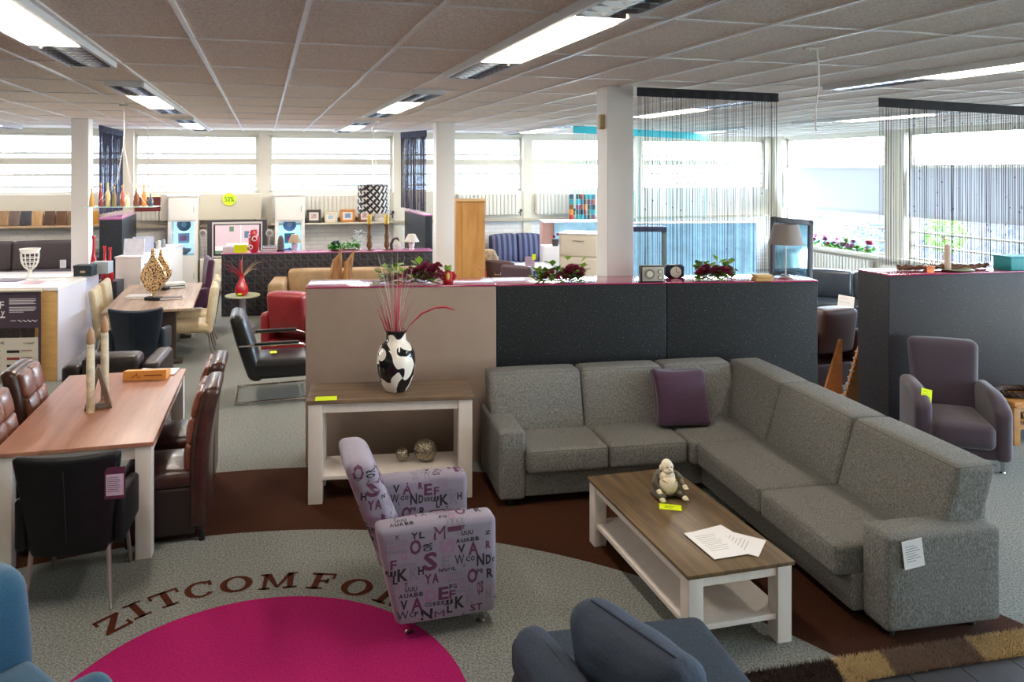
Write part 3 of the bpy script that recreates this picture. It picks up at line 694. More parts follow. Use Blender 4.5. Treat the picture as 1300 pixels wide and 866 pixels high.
for x in (-.3, .3):
    for y in (-.26, .14):
        mb = MB(); mb.lathe([(.026, 0), (.026, .004), (.014, .012), (.013, .05), (.02, .078)], 14, (x, y, 0)); mb.build('foot', CHROME, t)
o = card('price_note', YEL, .05, .07, None, None); tag(o, 'small yellow note tucked behind the seat of the lettered armchair', 'price note', (-.5, 4.42, .46), R(105)); o.rotation_euler = (R(-20), 0, R(105))

BOLD = .012
# --- dining table with four leather chairs and the black chair
dtc, dta = Vector((-2.66, 5.6, 0)), R(14)
t = thing('dining_table', 'dining table with reddish brown plank top and white square legs, nearest left', 'table', dtc, dta)
framed_table(t, .93, 1.82, .75, DTOP, leg=.1, top=.028, apron=.08)
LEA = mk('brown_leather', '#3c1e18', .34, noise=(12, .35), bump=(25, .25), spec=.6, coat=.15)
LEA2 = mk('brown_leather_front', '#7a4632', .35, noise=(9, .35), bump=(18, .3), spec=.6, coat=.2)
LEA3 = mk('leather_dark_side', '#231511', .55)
def leather_chair():
    t = thing('leather_dining_chair', '', 'chair')
    def cv(x, y, z):
        b = .10 * ((z - .45) / .6) ** 2 if z > .45 else 0
        return (x * (1 - .06 * max(0, z - .7)), y + b, z)
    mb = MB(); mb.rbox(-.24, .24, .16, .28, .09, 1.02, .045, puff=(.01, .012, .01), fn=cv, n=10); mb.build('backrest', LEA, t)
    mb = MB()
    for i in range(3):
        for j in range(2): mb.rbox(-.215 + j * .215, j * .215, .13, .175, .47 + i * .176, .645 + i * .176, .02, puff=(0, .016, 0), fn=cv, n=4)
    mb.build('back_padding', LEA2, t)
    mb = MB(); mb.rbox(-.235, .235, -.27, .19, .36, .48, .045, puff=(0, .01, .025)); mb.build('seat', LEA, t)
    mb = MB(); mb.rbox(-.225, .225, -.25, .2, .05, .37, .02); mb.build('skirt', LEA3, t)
    for x in (-.2, .2):
        for y in (-.22, .24): mb = MB(); mb.lathe([(.02, 0), (.022, .06)], 12, (x, y, 0)); mb.build('foot', BLACKM, t)
    return t
lc = leather_chair(); g_ = 'brown leather dining chairs'
spots = [((-2.05, 5.22, 0), -76, 'brown leather dining chair nearest the viewer on the right side of the table'), ((-2.22, 5.86, 0), -76, 'brown leather dining chair second along the right side of the table'),
         ((-2.88, 5.05, 0), 104, 'brown leather dining chair nearest the viewer on the left side of the table'), ((-3.06, 5.75, 0), 104, 'brown leather dining chair second along the left side of the table')]
for i, (p, a, lab) in enumerate(spots):
    if i == 0: lc.location = p; lc.rotation_euler = (0, 0, R(a)); lc['label'] = lab; lc['group'] = g_
    else: dup(lc, p, R(a), lab, g_)
# black chair at the head
BL = mk('black_leather', '#121214', .5, noise=(14, .2), bump=(60, .15), spec=.3)
def shell_chair(name, lab, loc, rz, m, legs=STEEL, w=.5, backh=.88, armed=True, grp=None, dip=.06):
    t = thing(name, lab, 'chair', loc, rz, grp); h = w / 2
    def bf(x, y, z):
        k = (z - .36) / (backh - .36); f = .78 + .24 * max(0, k)
        return (x * f, y + .07 * k - .5 * x * x + (.03 * max(0, k - .8)), z - dip * (1 - (x / h) ** 2) * max(0, k - .7) * 2)
    mb = MB(); mb.rbox(-h, h, .2, .275, .3, backh, .035, puff=(0, .01, 0), fn=bf, n=10); mb.build('backrest', m, t)
    mb = MB(); mb.rbox(-h * .86, h * .86, -.25, .24, .33, .46, .045, puff=(0, 0, .015)); mb.build('seat', m, t)
    if armed:
        for s in (-1, 1):
            mb = MB(); mb.rbox(min(s * h * .8, s * (h + .01)), max(s * h * .8, s * (h + .01)), -.18, .24, .34, .64, .03, fn=lambda x, y, z: (x, y, z if z < .45 else z - (.2 - y) * .12), n=5); mb.build('armrest', m, t)
    mb = MB(); mb.tube([(0, .3, .4), (0, .325, .6), (0, .36, backh - .08)], .003, 4); mb.build('seam', mk('seam_black', '#0a0a0b', .7), t)
    for s in (-1, 1):
        mb = MB(); mb.tube([(s * h * .72, .22, .34), (s * h * .76, .25, .15), (s * h * .82, .29, 0)], [.014, .013, .011], 8); mb.build('leg', legs, t)
        mb = MB(); mb.tube([(s * h * .72, -.2, .34), (s * h * .8, -.24, 0)], [.014, .011], 8); mb.build('leg', legs, t)
    return t
blc = shell_chair('dining_chair', 'black leather chair on steel legs at the near end of the brown dining table', (-2.29, 4.52, 0), R(192), BL, w=.56, backh=.9, dip=.02)
tg = thing('price_label', 'pink edged price label hanging on the back of the near black chair', 'price label', (-1.975, 4.27, .72), R(12))
mb = MB(); mb.box(-.055, .055, -.002, 0, -.09, .09); mb.box(-.046, .046, -.003, -.002, -.07, .05, mi=1)
for i in range(8): mb.box(-.04, .02 + .005 * (i % 3), -.0036, -.003, .03 - i * .011, .033 - i * .011, mi=2)
mb.build('sheet', [mk('label_plum', '#5d2443', .6), mk('label_pink', '#d3b6cc', .7), INK], tg); mb = MB(); mb.tube([(0, -.001, .09), (.01, .02, .13), (.0, .05, .16)], .0015, 4); mb.build('string', INK, tg)
# candle pair in an A-shaped holder
WD = mk('grey_wood', '#6d5a4a', .6, noise=(12, .3))
p = G(125, 517, .751)
t = thing('candle_stand', 'grey wooden triangular stand leaning between two tall candles', 'candle holder', p, R(25))
mb = MB(); mb.prism([(-.09, 0), (-.055, 0), (.01, .27), (.0, .3), (-.01, .3)], -.06, .06, 'y'); mb.prism([(.09, 0), (.055, 0), (-.01, .27), (.0, .3), (.01, .3)], -.06, .06, 'y'); mb.box(-.09, .09, -.06, .06, 0, .012); mb.build('wedge_frame', WD, t)
CAN = mk('candle_ivory', '#d8cbb0', .5, noise=(14, .25)); CAN2 = mk('candle_tip', '#b08a6a', .5)
for px, py, lab, top in ((115, 524, 'left candle of the tall pair on the dining table', 415), (133, 506, 'right candle of the tall pair on the dining table', 401)):
    q = G(px, py, .751); hh = ZA(top, q.y) - .751
    t = thing('tall_candle', lab, 'candle', q)
    mb = MB(); mb.lathe([(.028, 0), (.03, .02), (.027, .1), (.029, hh * .5), (.026, hh * .78), (.022, hh * .8)], 18); mb.build('shaft', CAN, t)
    mb = MB(); mb.lathe([(.022, hh * .8), (.03, hh * .83), (.028, hh * .9), (.015, hh * .97), (.004, hh)], 18); mb.build('tip', CAN2, t)
# orange box sign
q = G(185, 481, .751)
t = thing('tabletop_sign', 'orange wedge shaped sign box with papers at the far end of the dining table', 'sign', q, R(8))
OR = mk('sign_orange', '#e9a04c', .5)
mb = MB(); mb.prism([(-.04, 0), (.12, 0), (.12, .05), (-.03, .075)], -.17, .17, 'x'); mb.build('box', OR, t)
mb = MB(); write(mb, 'A', (-.075, -.0405, .036), (1, 0, 0), (0, .14, 1), .035); write(mb, 'M', (-.055, -.043, .014), (1, 0, 0), (0, .14, 1), .028); mb.box(.0, .14, -.044, -.04, .036, .042)
mb.prism([(-.1, .02), (-.08, .03), (-.075, .045), (-.085, .036)], -.046, -.041, 'y'); mb.build('lettering', mk('sign_red', '#9a4420', .6), t)
for i in range(3):
    mb = MB(); mb.box(-.105, .105, -.148, .148, 0, .0015); o = mb.build('paper_sheet', PAPER if i else mk('paper_pink', '#e3c2bd', .7)); tag(o, ('bottom pinkish sheet behind the orange sign', 'middle white sheet behind the orange sign', 'top white sheet behind the orange sign')[i], 'paper', q + Vector((-.03 + .03 * i, .2, .0 + i * .0025)), R(80 + 9 * i), 'papers behind the orange sign')

# --- dark daybed at the bottom with two cushions
DB = mk('slate_blue_fabric', '#37404b', .9, noise=(260, .3), bump=(300, .4), stretch=(1, .4, 1), spec=.2)
q = Vector((.2, 3.407, 0)); rz = R(9)
t = thing('daybed', 'dark slate blue upholstered daybed at the bottom edge', 'sofa', q, rz)
mb = MB(); mb.rbox(0, .92, -1.6, 0, .24, .42, .06, puff=(0, .0, .012), n=8); mb.build('seat_cushion', DB, t)
mb = MB(); mb.rbox(.0, .9, -1.58, -.02, .06, .26, .04); mb.build('base', DB, t)
for x in (.08, .84):
    for y in (-.1, -1.5): mb = MB(); mb.lathe([(.02, 0), (.024, .07)], 12, (x, y, 0)); mb.build('foot', BLACKM, t)
DB2 = mk('navy_cushion', '#2f3a4b', .85, noise=(240, .3), bump=(14, .9), stretch=(1, .5, 1))
t = thing('scatter_cushion', 'large dark blue cushion standing on the slate daybed', 'cushion', Vector((.67, 2.86, .428)), R(34))
mb = MB(); mb.rbox(-.1, .1, -.3, .28, 0, .36, .085, puff=(.06, -.02, -.0), fn=lambda x, y, z: (x - .08 * z / .42 + .004 * math.sin(y * 30 + z * 9), y, z), n=14); mb.build('cover', DB2, t)
mb = MB(); mb.tube([(-.069, -.22, .362), (-.069, 0, .363), (-.069, .2, .362)], .004, 5); mb.build('seam', mk('navy_seam', '#283140', .9), t)
t = thing('scatter_cushion', 'smaller dark blue grey cushion left of the large one on the daybed', 'cushion', Vector((.33, 2.96, .425)), R(22))
mb = MB(); mb.rbox(-.07, .07, -.3, .2, 0, .19, .06, puff=(.03, 0, .01), n=8); mb.build('cover', DB2, t)
mb = MB(); mb.tube([(0, -.24, .19), (0, -.05, .2), (0, .14, .19)], .004, 5); mb.build('seam', MATS['navy_seam'], t)

# --- blue lounge sofa at the bottom left
BLU = mk('blue_fabric', '#27506a', .9, noise=(240, .28), bump=(300, .3), spec=.2, sheen=.3)
t = thing('lounge_chair', 'blue fabric lounge chair cut off at the bottom left', 'armchair', G(42, 830, .45) * Vector((1, 1, 0)) if False else Vector((-1.81, 3.19, 0)), math.atan2(-.6, .8))
mb = MB(); mb.rbox(-.02, .56, -.75, -.01, .2, .45, .05, puff=(0, 0, .015)); mb.build('seat', BLU, t)
mb = MB(); mb.rbox(-.24, .0, -.8, .01, .1, .79, .09, puff=(.01, .01, .01), fn=lambda x, y, z: (x - .18 * max(0, z - .45), y, z)); mb.build('backrest', BLU, t)
mb = MB(); mb.rbox(.5, .64, -.8, .02, .1, .61, .065, puff=(.01, .01, .01)); mb.build('armrest', BLU, t)
for x in (-.15, .57):
    for y in (-.7, -.1): mb = MB(); mb.lathe([(.02, 0), (.024, .22)], 12, (x, y, 0)); mb.build('foot', BLACKM, t)

# --- shag rug strip at the lower right
SC, SB, SG = mk('shag_cream', '#c0a678', .95), mk('shag_brown', '#2f1d14', .95), mk('shag_taupe', '#7a6455', .95)
up0, up1 = G(890, 864, .01), G(1420, 783, .01); lo0, lo1 = G(890, 880, .01), G(1420, 806, .01)
mb = MB(); rn = random.Random(11)
dn = (up1 - up0).normalized(); pn = Vector((dn.y, -dn.x, 0)); Lr = (up1 - up0).length
def wid(s): return .17 + .22 * max(0, 1 - s / .8)
for i in range(40):
    s0, s1 = Lr * i / 40, Lr * (i + 1) / 40; mb.add([up0 + dn * s0, up0 + dn * s1, up0 + dn * s1 + pn * wid(s1), up0 + dn * s0 + pn * wid(s0)], [(0, 1, 2, 3)], None, 1)
def shade(s, v):
    x = s
    if v > .17 and s < .62: return 0 if .3 < s < .62 else 1
    if x < .72: return 1
    if x < 1.0: return 0
    if x < 1.52: return 2
    return 0
for i in range(30000):
    s = rn.uniform(0, Lr); v = rn.uniform(0, wid(s)); m = shade(s + rn.uniform(-.01, .01) + v * .3, v); b = up0 + dn * s + pn * v
    a = rn.uniform(0, 2 * PI); l = rn.uniform(.012, .03); tip = b + Vector((math.cos(a) * l * .8, math.sin(a) * l * .8, rn.uniform(.012, .026))); q = Vector((-math.sin(a), math.cos(a), 0)) * .0022
    mb.add([b - q, b + q, tip], [(0, 1, 2)], None, m)
o = mb.build('shag_rug', [SC, SB, SG]); tag(o, 'long shag rug in dark brown, cream and taupe patches beside the slate tiles', 'rug')

# --- plum armchair on the right with its note, carved table, right divider
PLC = mk('plum_chair_fabric', '#3e2f3d', .75, noise=(160, .22), sheen=.35)
t = thing('upholstered_armchair', 'dark plum armchair with rounded arms before the right hand divider', 'armchair', (4.22, 6.55, 0), R(-19))
def ar(x, y, z):
    k = (.1 - y) if y < .1 else 0
    return (x, y, z - (max(0, -y - .05) ** 2) * 1.1 * (1 if z > .3 else 0) * ((z - .3) / .3 if z > .3 else 0))
for s in (-1, 1):
    mb = MB(); mb.rbox(-.35 if s < 0 else .22, -.22 if s < 0 else .35, -.36, .3, .1, .62, .05, puff=(.006, .006, .006), fn=ar, n=8); mb.build('armrest', PLC, t)
mb = MB(); mb.rbox(-.26, .26, .16, .32, .15, .95, .055, puff=(0, .012, .01), fn=lambda x, y, z: (x * (.86 + .22 * z), y + (z - .4) * .16, z), n=8); mb.build('backrest', PLC, t)
mb = MB(); mb.rbox(-.225, .225, -.4, .2, .2, .4, .055, puff=(0, .012, .02)); mb.build('seat_cushion', PLC, t)
mb = MB(); mb.rbox(-.24, .24, -.34, .28, .11, .22, .02); mb.build('base', PLC, t)
for x in (-.29, .29):
    for y in (-.28, .24): mb = MB(); mb.lathe([(.024, 0), (.02, .006), (.012, .012), (.018, .11)], 12, (x, y, 0)); mb.build('foot', CHROME, t)
p = A(1176, 503, 6.4)
o = card('price_note', YEL, .085, .12, None, None, lines=4); tag(o, 'yellow price note on the seat of the plum armchair', 'price note', p); o.rotation_euler = (R(-20), R(12), R(-10))
CW = mk('carved_wood', '#b07a3e', .5, noise=(9, .2), stretch=(.3, 1, 1)); CWD = mk('carved_dark', '#3b2412', .7)
p = Vector((4.93, 6.78, 0))
t = thing('carved_table', 'low light brown wooden table with carved sides right of the plum armchair', 'table', p, R(10.5))
mb = MB(); mb.rbox(0, 1.0, 0, .42, .35, .39, .006, n=1); mb.rbox(.0, 1.0, -.02, .02, .345, .36, .004, n=1); mb.build('table_top', CW, t)
mb = MB(); mb.box(.03, .97, .02, .05, .3, .35); mb.box(.03, .97, .02, .05, .14, .18); mb.box(.03, .97, .37, .4, .14, .35); mb.build('rail', CW, t)
mb = MB(); mb.box(.06, .94, .04, .05, .18, .3); mb.build('backing', CWD, t)
mb = MB(); rn2 = random.Random(5)
for i in range(12):
    x = .1 + i * .072; mb.tube([(x, .03, .19), (x + .03, .026, .24), (x + .01, .03, .29)], .007, 6); mb.ball((x + .035, .03, .26), (.016, .008, .02), 8); mb.ball((x + .005, .03, .22), (.018, .008, .012), 8)
mb.build('carving', CW, t)
for x in (.04, .96):
    for y in (.04, .38): mb = MB(); mb.rbox(x - .035, x + .035, y - .03, y + .03, 0, .35, .006, n=1); mb.build('leg', CW, t)
t = thing('wreath', 'dark brown twisted ring wreath lying on the carved table', 'wreath', p + Vector((.22, .25, .39)), R(10))
mb = MB(); rn2 = random.Random(6)
for k in range(3):
    pts = [(.2 * math.cos(a) * (1 + .12 * math.sin(a * 7 + k * 2)), .12 * math.sin(a) * (1 + .12 * math.sin(a * 7 + k * 2)), .03 + .012 * math.cos(a * 7 + k * 2)) for a in [2 * PI * i / 60 for i in range(61)]]
    mb.tube(pts, .018, 6)
mb.build('twisted_strands', mk('wreath_brown', '#3a2417', .8, noise=(60, .5)), t)
o = MB(); o.rbox(-.012, .012, -.14, .14, 0, .36, .003, n=1); o = o.build('display_board', mk('board_cream', '#d9cdb9', .6)); tag(o, 'cream board standing between the plum armchair and the carved table', 'board', (4.82, 6.9, 0), R(10))
DK2 = specks(mk('dark_plum_laminate', '#20191d', .45, spec=.3), 95, .65, .77, '#6a6268')
d0 = Vector((3.96, 7.06, 0)); da = R(10.5)
t = thing('room_divider', 'dark plum granite-look divider behind the plum armchair on the right', 'room divider', d0, da, None)
mb = MB(); mb.rbox(0, 3.1, 0, .42, 0, 1.487, .006, n=1); mb.build('body', DK2, t); mb = MB(); mb.rbox(-.004, 3.1, -.006, .426, 1.487, 1.5, .006, n=1); mb.build('top', MAG, t)['label'] = 'glossy magenta top'
# ================================================================ things on the divider tops
LEAFM = mk('leaf_green', '#6f8f38', .6, noise=(20, .3)); LEAF2 = mk('leaf_bright', '#7fae2e', .6); FLM = mk('flower_burgundy', '#a02450', .7, noise=(40, .3)); FLP = mk('flower_pink', '#b0466a', .7); BERRY = mk('dried_brown', '#7a5238', .8)
def leafmesh(mb, c, n, sx_, sy_, sz_, L, rn, mi=0):
    for i in range(n):
        p = Vector(c) + Vector((rn.gauss(0, sx_), rn.gauss(0, sy_), abs(rn.gauss(0, sz_))))
        a = rn.uniform(0, 2 * PI); el = rn.uniform(-.2, .9); d = Vector((math.cos(a) * math.cos(el), math.sin(a) * math.cos(el), math.sin(el))); s = d.cross(Vector((0, 0, 1))).normalized() * L * .36; up = s.cross(d).normalized() * L * .12
        mb.add([p, p + d * L * .5 + s + up, p + d * L * .55, p + d * L, p + d * L * .5 - s + up], [(0, 1, 2), (1, 3, 2), (0, 2, 4), (2, 3, 4)], None, mi)
def bloom(mb, c, r, rn, mi=0):
    for k in range(16):
        a = k * 2.4; h = (k / 16); q = r * (1 - h * .75)
        d = Vector((math.cos(a), math.sin(a), 0)); s = Vector((-math.sin(a), math.cos(a), 0)) * r * .42; z = r * (.1 + .8 * h)
        p = Vector(c); mb.add([p + Vector((0, 0, z * .4)), p + d * q * .6 + s + Vector((0, 0, z)), p + d * q + Vector((0, 0, z * 1.1)), p + d * q * .6 - s + Vector((0, 0, z))], [(0, 1, 2), (0, 2, 3)], None, mi)
def garland(lab, x0, x1, y, d, hgt, blooms, seed, z0=1.5, rz=dva, nleaf=90, grp='flower garlands on the divider', leafm=None):
    rn = random.Random(seed); c = XA((x0 + x1) / 2, d); w = XA(x1, d) - XA(x0, d)
    t = thing('flower_garland', lab, 'artificial flowers', (c, d, z0), rz, grp); mb = MB(); blooms = list(blooms) + [(fx + .05, fz + .2, r * .8, FLM if i % 2 else FLP) for i, (fx, fz, r, m) in enumerate(blooms)]
    for i in range(nleaf): leafmesh(mb, (rn.uniform(-w * .42, w * .42), 0, .012), 1, .01, .03, hgt * .4, .085, rn)
    for i in range(nleaf // 4): leafmesh(mb, (rn.uniform(-w * .42, w * .42), 0, .02), 1, .01, .03, hgt * .45, .09, rn, 1)
    mb.tube([(-w * .45 + w * .9 * k / 12, .02 * math.sin(k), .02 + .012 * math.sin(k * 2)) for k in range(13)], .006, 5, mi=2)
    mb.build('leaves', [LEAFM if not leafm else leafm, LEAF2, BERRY], t)
    for fx, fz, r, m in blooms:
        r *= 1.25; mb = MB(); bloom(mb, (0, 0, 0), r, rn); bloom(mb, (r * .5, .01, -.004), r * .6, rn); bloom(mb, (-r * .5, -.02, .01), r * .6, rn); o = mb.build('flower', m, t); o.location = (fx * w, -.03, fz * hgt + .01)
    return t
garland('long flower garland with burgundy blooms left on the taupe divider', 475, 562, 350, 6.48, .17, [(.1, .45, .05, FLM), (.2, .6, .055, FLM), (.3, .5, .06, FLM), (.38, .62, .05, FLM), (.42, .25, .045, FLM), (.17, .2, .05, BERRY), (.27, .12, .05, BERRY), (-.05, .25, .04, FLP), (-.2, .2, .035, FLP), (-.3, .1, .035, BERRY), (0, .5, .04, BERRY)], 21)
garland('flower garland with red blooms between taupe and dark divider units', 675, 746, 350, 6.6, .17, [(.15, .4, .06, FLM), (.24, .35, .06, FLP), (.33, .3, .05, FLM), (.1, .15, .04, FLM), (-.2, .25, .035, FLM), (-.3, .15, .035, BERRY), (-.05, .1, .035, FLP)], 22)
garland('short flower garland in front of the long string curtain', 876, 933, 350, 6.72, .17, [(-.3, .25, .055, FLM), (-.22, .4, .045, FLM), (-.02, .3, .05, FLM), (.15, .25, .05, BERRY), (.3, .25, .05, FLM)], 23, nleaf=80)
# frog figure in a red jacket
t = thing('frog_figurine', 'green frog figurine in a red jacket on the taupe divider', 'figurine', (XA(569, 6.6), 6.56, 1.5), 0)
FG = mk('frog_green', '#7d9a3c', .5, noise=(40, .3)); RJ = mk('red_jacket', '#b3202c', .5); YB = mk('frog_belly', '#d6c25a', .5)
mb = MB(); mb.ball((0, 0, .125), (.034, .03, .024)); mb.ball((-.02, -.01, .148), .013); mb.ball((.02, -.01, .148), .013); mb.ball((0, -.02, .118), (.03, .02, .012)); blend(mb.build('head', FG, t), .004, 2)
mb = MB(); mb.lathe([(.04, 0), (.052, .02), (.046, .07), (.03, .105), (.01, .112)], 18); mb.tube([(-.035, 0, .095), (-.066, -.01, .06), (-.05, -.035, .04)], [.016, .016, .013]); mb.tube([(.035, 0, .095), (.066, -.01, .06), (.05, -.035, .04)], [.016, .016, .013]); blend(mb.build('jacket', RJ, t), .004, 2)
mb = MB(); mb.ball((0, -.035, .055), (.018, .018, .04)); mb.build('shirt', YB, t)
# radio clock
SIL = mk('silver_plastic', '#c9c6c0', .35, .3)
t = thing('table_radio', 'small silver faced table radio with round dials on the dark divider', 'radio', (XA(828.5, 6.6), 6.62, 1.5), dva)
mb = MB(); mb.rbox(-.105, .105, -.03, .05, 0, .145, .012, n=2); mb.build('case', BLACKM, t)
mb = MB(); mb.rbox(-.096, .096, -.036, -.02, .01, .136, .006, n=1); mb.build('face', SIL, t)
for x, z, r in ((-.035, .075, .045), (.06, .095, .021), (.06, .045, .021)):
    mb = MB(); mb.tube([(x, -.034, z), (x, -.046, z)], r, 24); mb.tube([(x, -.045, z), (x, -.049, z)], r * .62, 20, mi=1); mb.build('dial', [mk('dial_ring', '#8f8a80', .3, .6), mk('dial_face', '#e6e1d4', .4)], t)
t = thing('mantel_clock', 'dark arched table clock with a white dial beside the radio', 'clock', (XA(858, 6.85), 6.85, 1.5), dva)
mb = MB(); mb.rbox(-.09, .09, 0, .06, 0, .12, .03, n=3); mb.build('case', mk('navy_gloss', '#1f2b3f', .25), t)
mb = MB(); mb.tube([(0, 0, .055), (0, -.008, .055)], .05, 24); mb.build('dial', MATS['dial_face'], t); mb = MB(); mb.box(-.002, .002, -.011, -.008, .055, .095); mb.box(0, .03, -.011, -.008, .053, .057); mb.build('hand', BLACKM, t)
t = thing('wooden_box', 'small flat wooden box left of the grey table lamp', 'box', (XA(967, 6.7), 6.7, 1.5), dva)
mb = MB(); mb.rbox(-.075, .075, -.05, .05, 0, .03, .003, n=1); mb.build('base', mk('box_wood', '#c09a5a', .5), t); mb = MB(); mb.rbox(-.07, .08, -.045, .055, .032, .055, .003, n=1); mb.build('lid', mk('box_lid', '#cfae74', .5), t)
def table_lamp(name, lab, loc, h, r0, r1, sh, shm, bm, basef, group=None, rz=0):
    t = thing(name, lab, 'table lamp', loc, rz, group)
    mb = MB(); basef(mb); mb.build('base', bm, t)
    mb = MB(); mb.tube([(0, 0, .01), (0, 0, h - sh * .4)], .005, 8); mb.build('stem', STEEL, t)
    mb = MB(); mb.lathe([(r0, h - sh), (r1, h), (r1 - .004, h), (r0 - .004, h - sh)], 32); 
    del mb.f[-2:]; del mb.m[-2:]
    mb.f += [[3 * 32 + k, 3 * 32 + (k + 1) % 32, (k + 1) % 32, k] for k in range(32)]; mb.m += [0] * 32; mb.build('lamp_shade', shm, t)
    return t
table_lamp('table_lamp', 'chrome table lamp with a grey conical shade on the dark divider', (XA(997, 6.85), 6.84, 1.5), .49, .15, .105, .18, mk('shade_grey', '#8b8481', .7), CHROME, lambda m: m.lathe([(.06, 0), (.062, .008), (.02, .02), (.006, .03)], 24))
t = thing('lamp_cable', 'dark coiled cable lying behind the grey table lamp', 'cable', (XA(1000, 6.95), 6.98, 1.5)); mb = MB()
mb.tube([(.16 * math.cos(i * .5) * (1 - i / 60), .03 * math.sin(i * .5), .01 + .018 * (1 + math.sin(i * .9))) for i in range(40)], .0045, 6); mb.build('cord', mk('cord_teal', '#1f3a44', .5), t)
dM = 9.9; t = thing('standing_mirror', 'dark framed mirror leaning near the right window behind the grey lamp', 'mirror', (XA(1003, dM), dM, .55), R(8))
mb = MB(); FRM = mk('mirror_frame', '#3a3438', .35, .3); TM = T(0, 0, 0, 0, R(-8), R(6))
hm_, wm_ = ZA(277, dM) - .55, .3
for a in ((-wm_, -wm_ + .07, 0, hm_), (wm_ - .07, wm_, 0, hm_), (-wm_, wm_, 0, .07), (-wm_, wm_, hm_ - .07, hm_)): mb.rbox(a[0], a[1], -.02, .02, a[2], a[3], .008, n=1, M=TM)
mb.build('frame', FRM, t); mb = MB(); mb.box(-wm_ + .06, wm_ - .06, -.005, .0, .06, hm_ - .06, M=TM); mb.build('mirror_glass', mk('mirror_glass', '#9fd0e6', .04, .9), t)
mb = MB(); mb.rbox(-.35, .35, -.12, .2, -.55, 0, .01, n=1); mb.build('stand', mk('mirror_stand', '#51606a', .6), t)

# ================================================================ string curtains
def curtain(lab, p0, p1, z0, z1a, z1b, n, col, header, hh=.07, dens=None, seed=1, r=.0016, tint=None):
    p0, p1 = Vector(p0), Vector(p1); L_ = (p1 - p0).length; ang = math.atan2(p1.y - p0.y, p1.x - p0.x)
    t = thing('string_curtain', lab, 'curtain', (p0.x, p0.y, 0), ang, 'string curtains hung from the ceiling'); rn = random.Random(seed)
    mb = MB(); N = 40
    V = []; Fc = []
    for i in range(N + 1):
        q = i / N; zt = z1a + (z1b - z1a) * q; y = .006 * math.sin(i * 1.9)
        V += [(q * L_, y - .008, zt), (q * L_, y + .008, zt), (q * L_, y + .008 + .003 * math.sin(i), zt - hh), (q * L_, y - .008, zt - hh)]
    for i in range(N):
        for k in range(4): Fc.append([i * 4 + k, i * 4 + (k + 1) % 4, (i + 1) * 4 + (k + 1) % 4, (i + 1) * 4 + k])
    mb.add(V, Fc); mb.tube([(0, 0, z1a + .0), (L_, 0, z1b + .0)], .009, 6); mb.build('header', header, t)
    mb = MB()
    for i in range(n):
        x = min(L_ - .002, max(.002, (i + rn.uniform(-.45, .45)) / n * L_)); rr = r * rn.choice((.7, 1, 1, 1.7)); zt = z1a + (z1b - z1a) * x / L_ - hh + .01
        zb = z0 + rn.uniform(0, .02); sw = rn.uniform(-.012, .012); mi = rn.randrange(len(col)); dx = rn.uniform(-.004, .004)
        pts = [(x, 0, zt), (x + sw * .4, dx, (zt * 2 + zb) / 3), (x + sw, dx, (zt + zb * 2) / 3), (x + sw * .7, 0, zb)]
        mb.tube(pts, rr, 3, mi=mi, cap=False)
        if rn.random() < .45:
            for _ in range(2):
                z = rn.uniform(zb, zt); mb.ball((x + sw * .6, dx, z), (rr * 2.4, rr * 2.4, rr * 3.4), 5, mi=mi)
    o = mb.build('strings', col, t); o['kind'] = 'stuff'; return t
CK = [mk('string_black', '#17151c', .5), mk('string_plum', '#5a3348', .5), mk('string_blue', '#2c4a5c', .5)]
CKT = [mk('string_turquoise', '#4fc3d0', .5), mk('string_aqua', '#9fe0e6', .5)]
HB = mk('curtain_header_black', '#16151a', .8); HT = mk('curtain_header_turquoise', '#15b4c4', .7)
curtain('wide black string curtain hanging behind the dark divider with the radio', (XA(809, 6.92), 6.92, 0), (XA(988, 7.2), 7.2, 0), 1.5, 3.23, 3.2, 125, CK, HB, .075, seed=1, r=.0016)
curtain('wide black string curtain hanging over the right hand divider', (XA(1116, 7.62), 7.62, 0), (7.05, 8.25, 0), 1.5, 3.2, 3.1, 200, CK, HB, .085, seed=2, r=.0018)
curtain('turquoise string curtain hanging far behind the white pillar', (XA(728, 13.0), 13.0, 0), (XA(898, 15.2), 15.2, 0), 1.5, 3.22, 3.18, 110, CKT, HT, .12, seed=3, r=.003)
curtain('dense dark blue string curtain beside the left far pillar', (XA(126, 13.2), 13.2, 0), (XA(156, 14.5), 14.5, 0), 1.68, 3.24, 3.2, 105, [mk('string_navy', '#262c4a', .6)], mk('header_navy', '#23263c', .8), .1, seed=4, r=.0036)
curtain('dense dark string curtain beside the middle far pillar', (XA(509, 15.9), 15.9, 0), (XA(541, 14.2), 14.2, 0), 1.66, 3.24, 3.2, 100, [mk('string_charcoal', '#2b2a42', .6)], mk('header_charcoal', '#24243a', .8), .12, seed=5, r=.0038)

# ================================================================ hanging bits of cable
t = thing('hanging_cable', 'white cable with ceiling rose dangling at the upper right', 'cable', A(1033, 60, .762 * F / 153) * Vector((1, 1, 0)) + Vector((0, 0, CE)), 0)
mb = MB(); mb.rbox(-.06, .06, -.02, .02, -.012, 0, .005, n=1); mb.rbox(-.02, .03, -.012, .012, -.024, -.01, .004, n=1); mb.build('ceiling_rose', WHITE, t)
mb = MB(); mb.tube([(.015, 0, -.01), (.03, 0, -.1), (.032, 0, -.25), (.012, 0, -.38), (.012, 0, -.5), (.018, 0, -.53)], .0055, 6); mb.build('cord', WHITE, t)

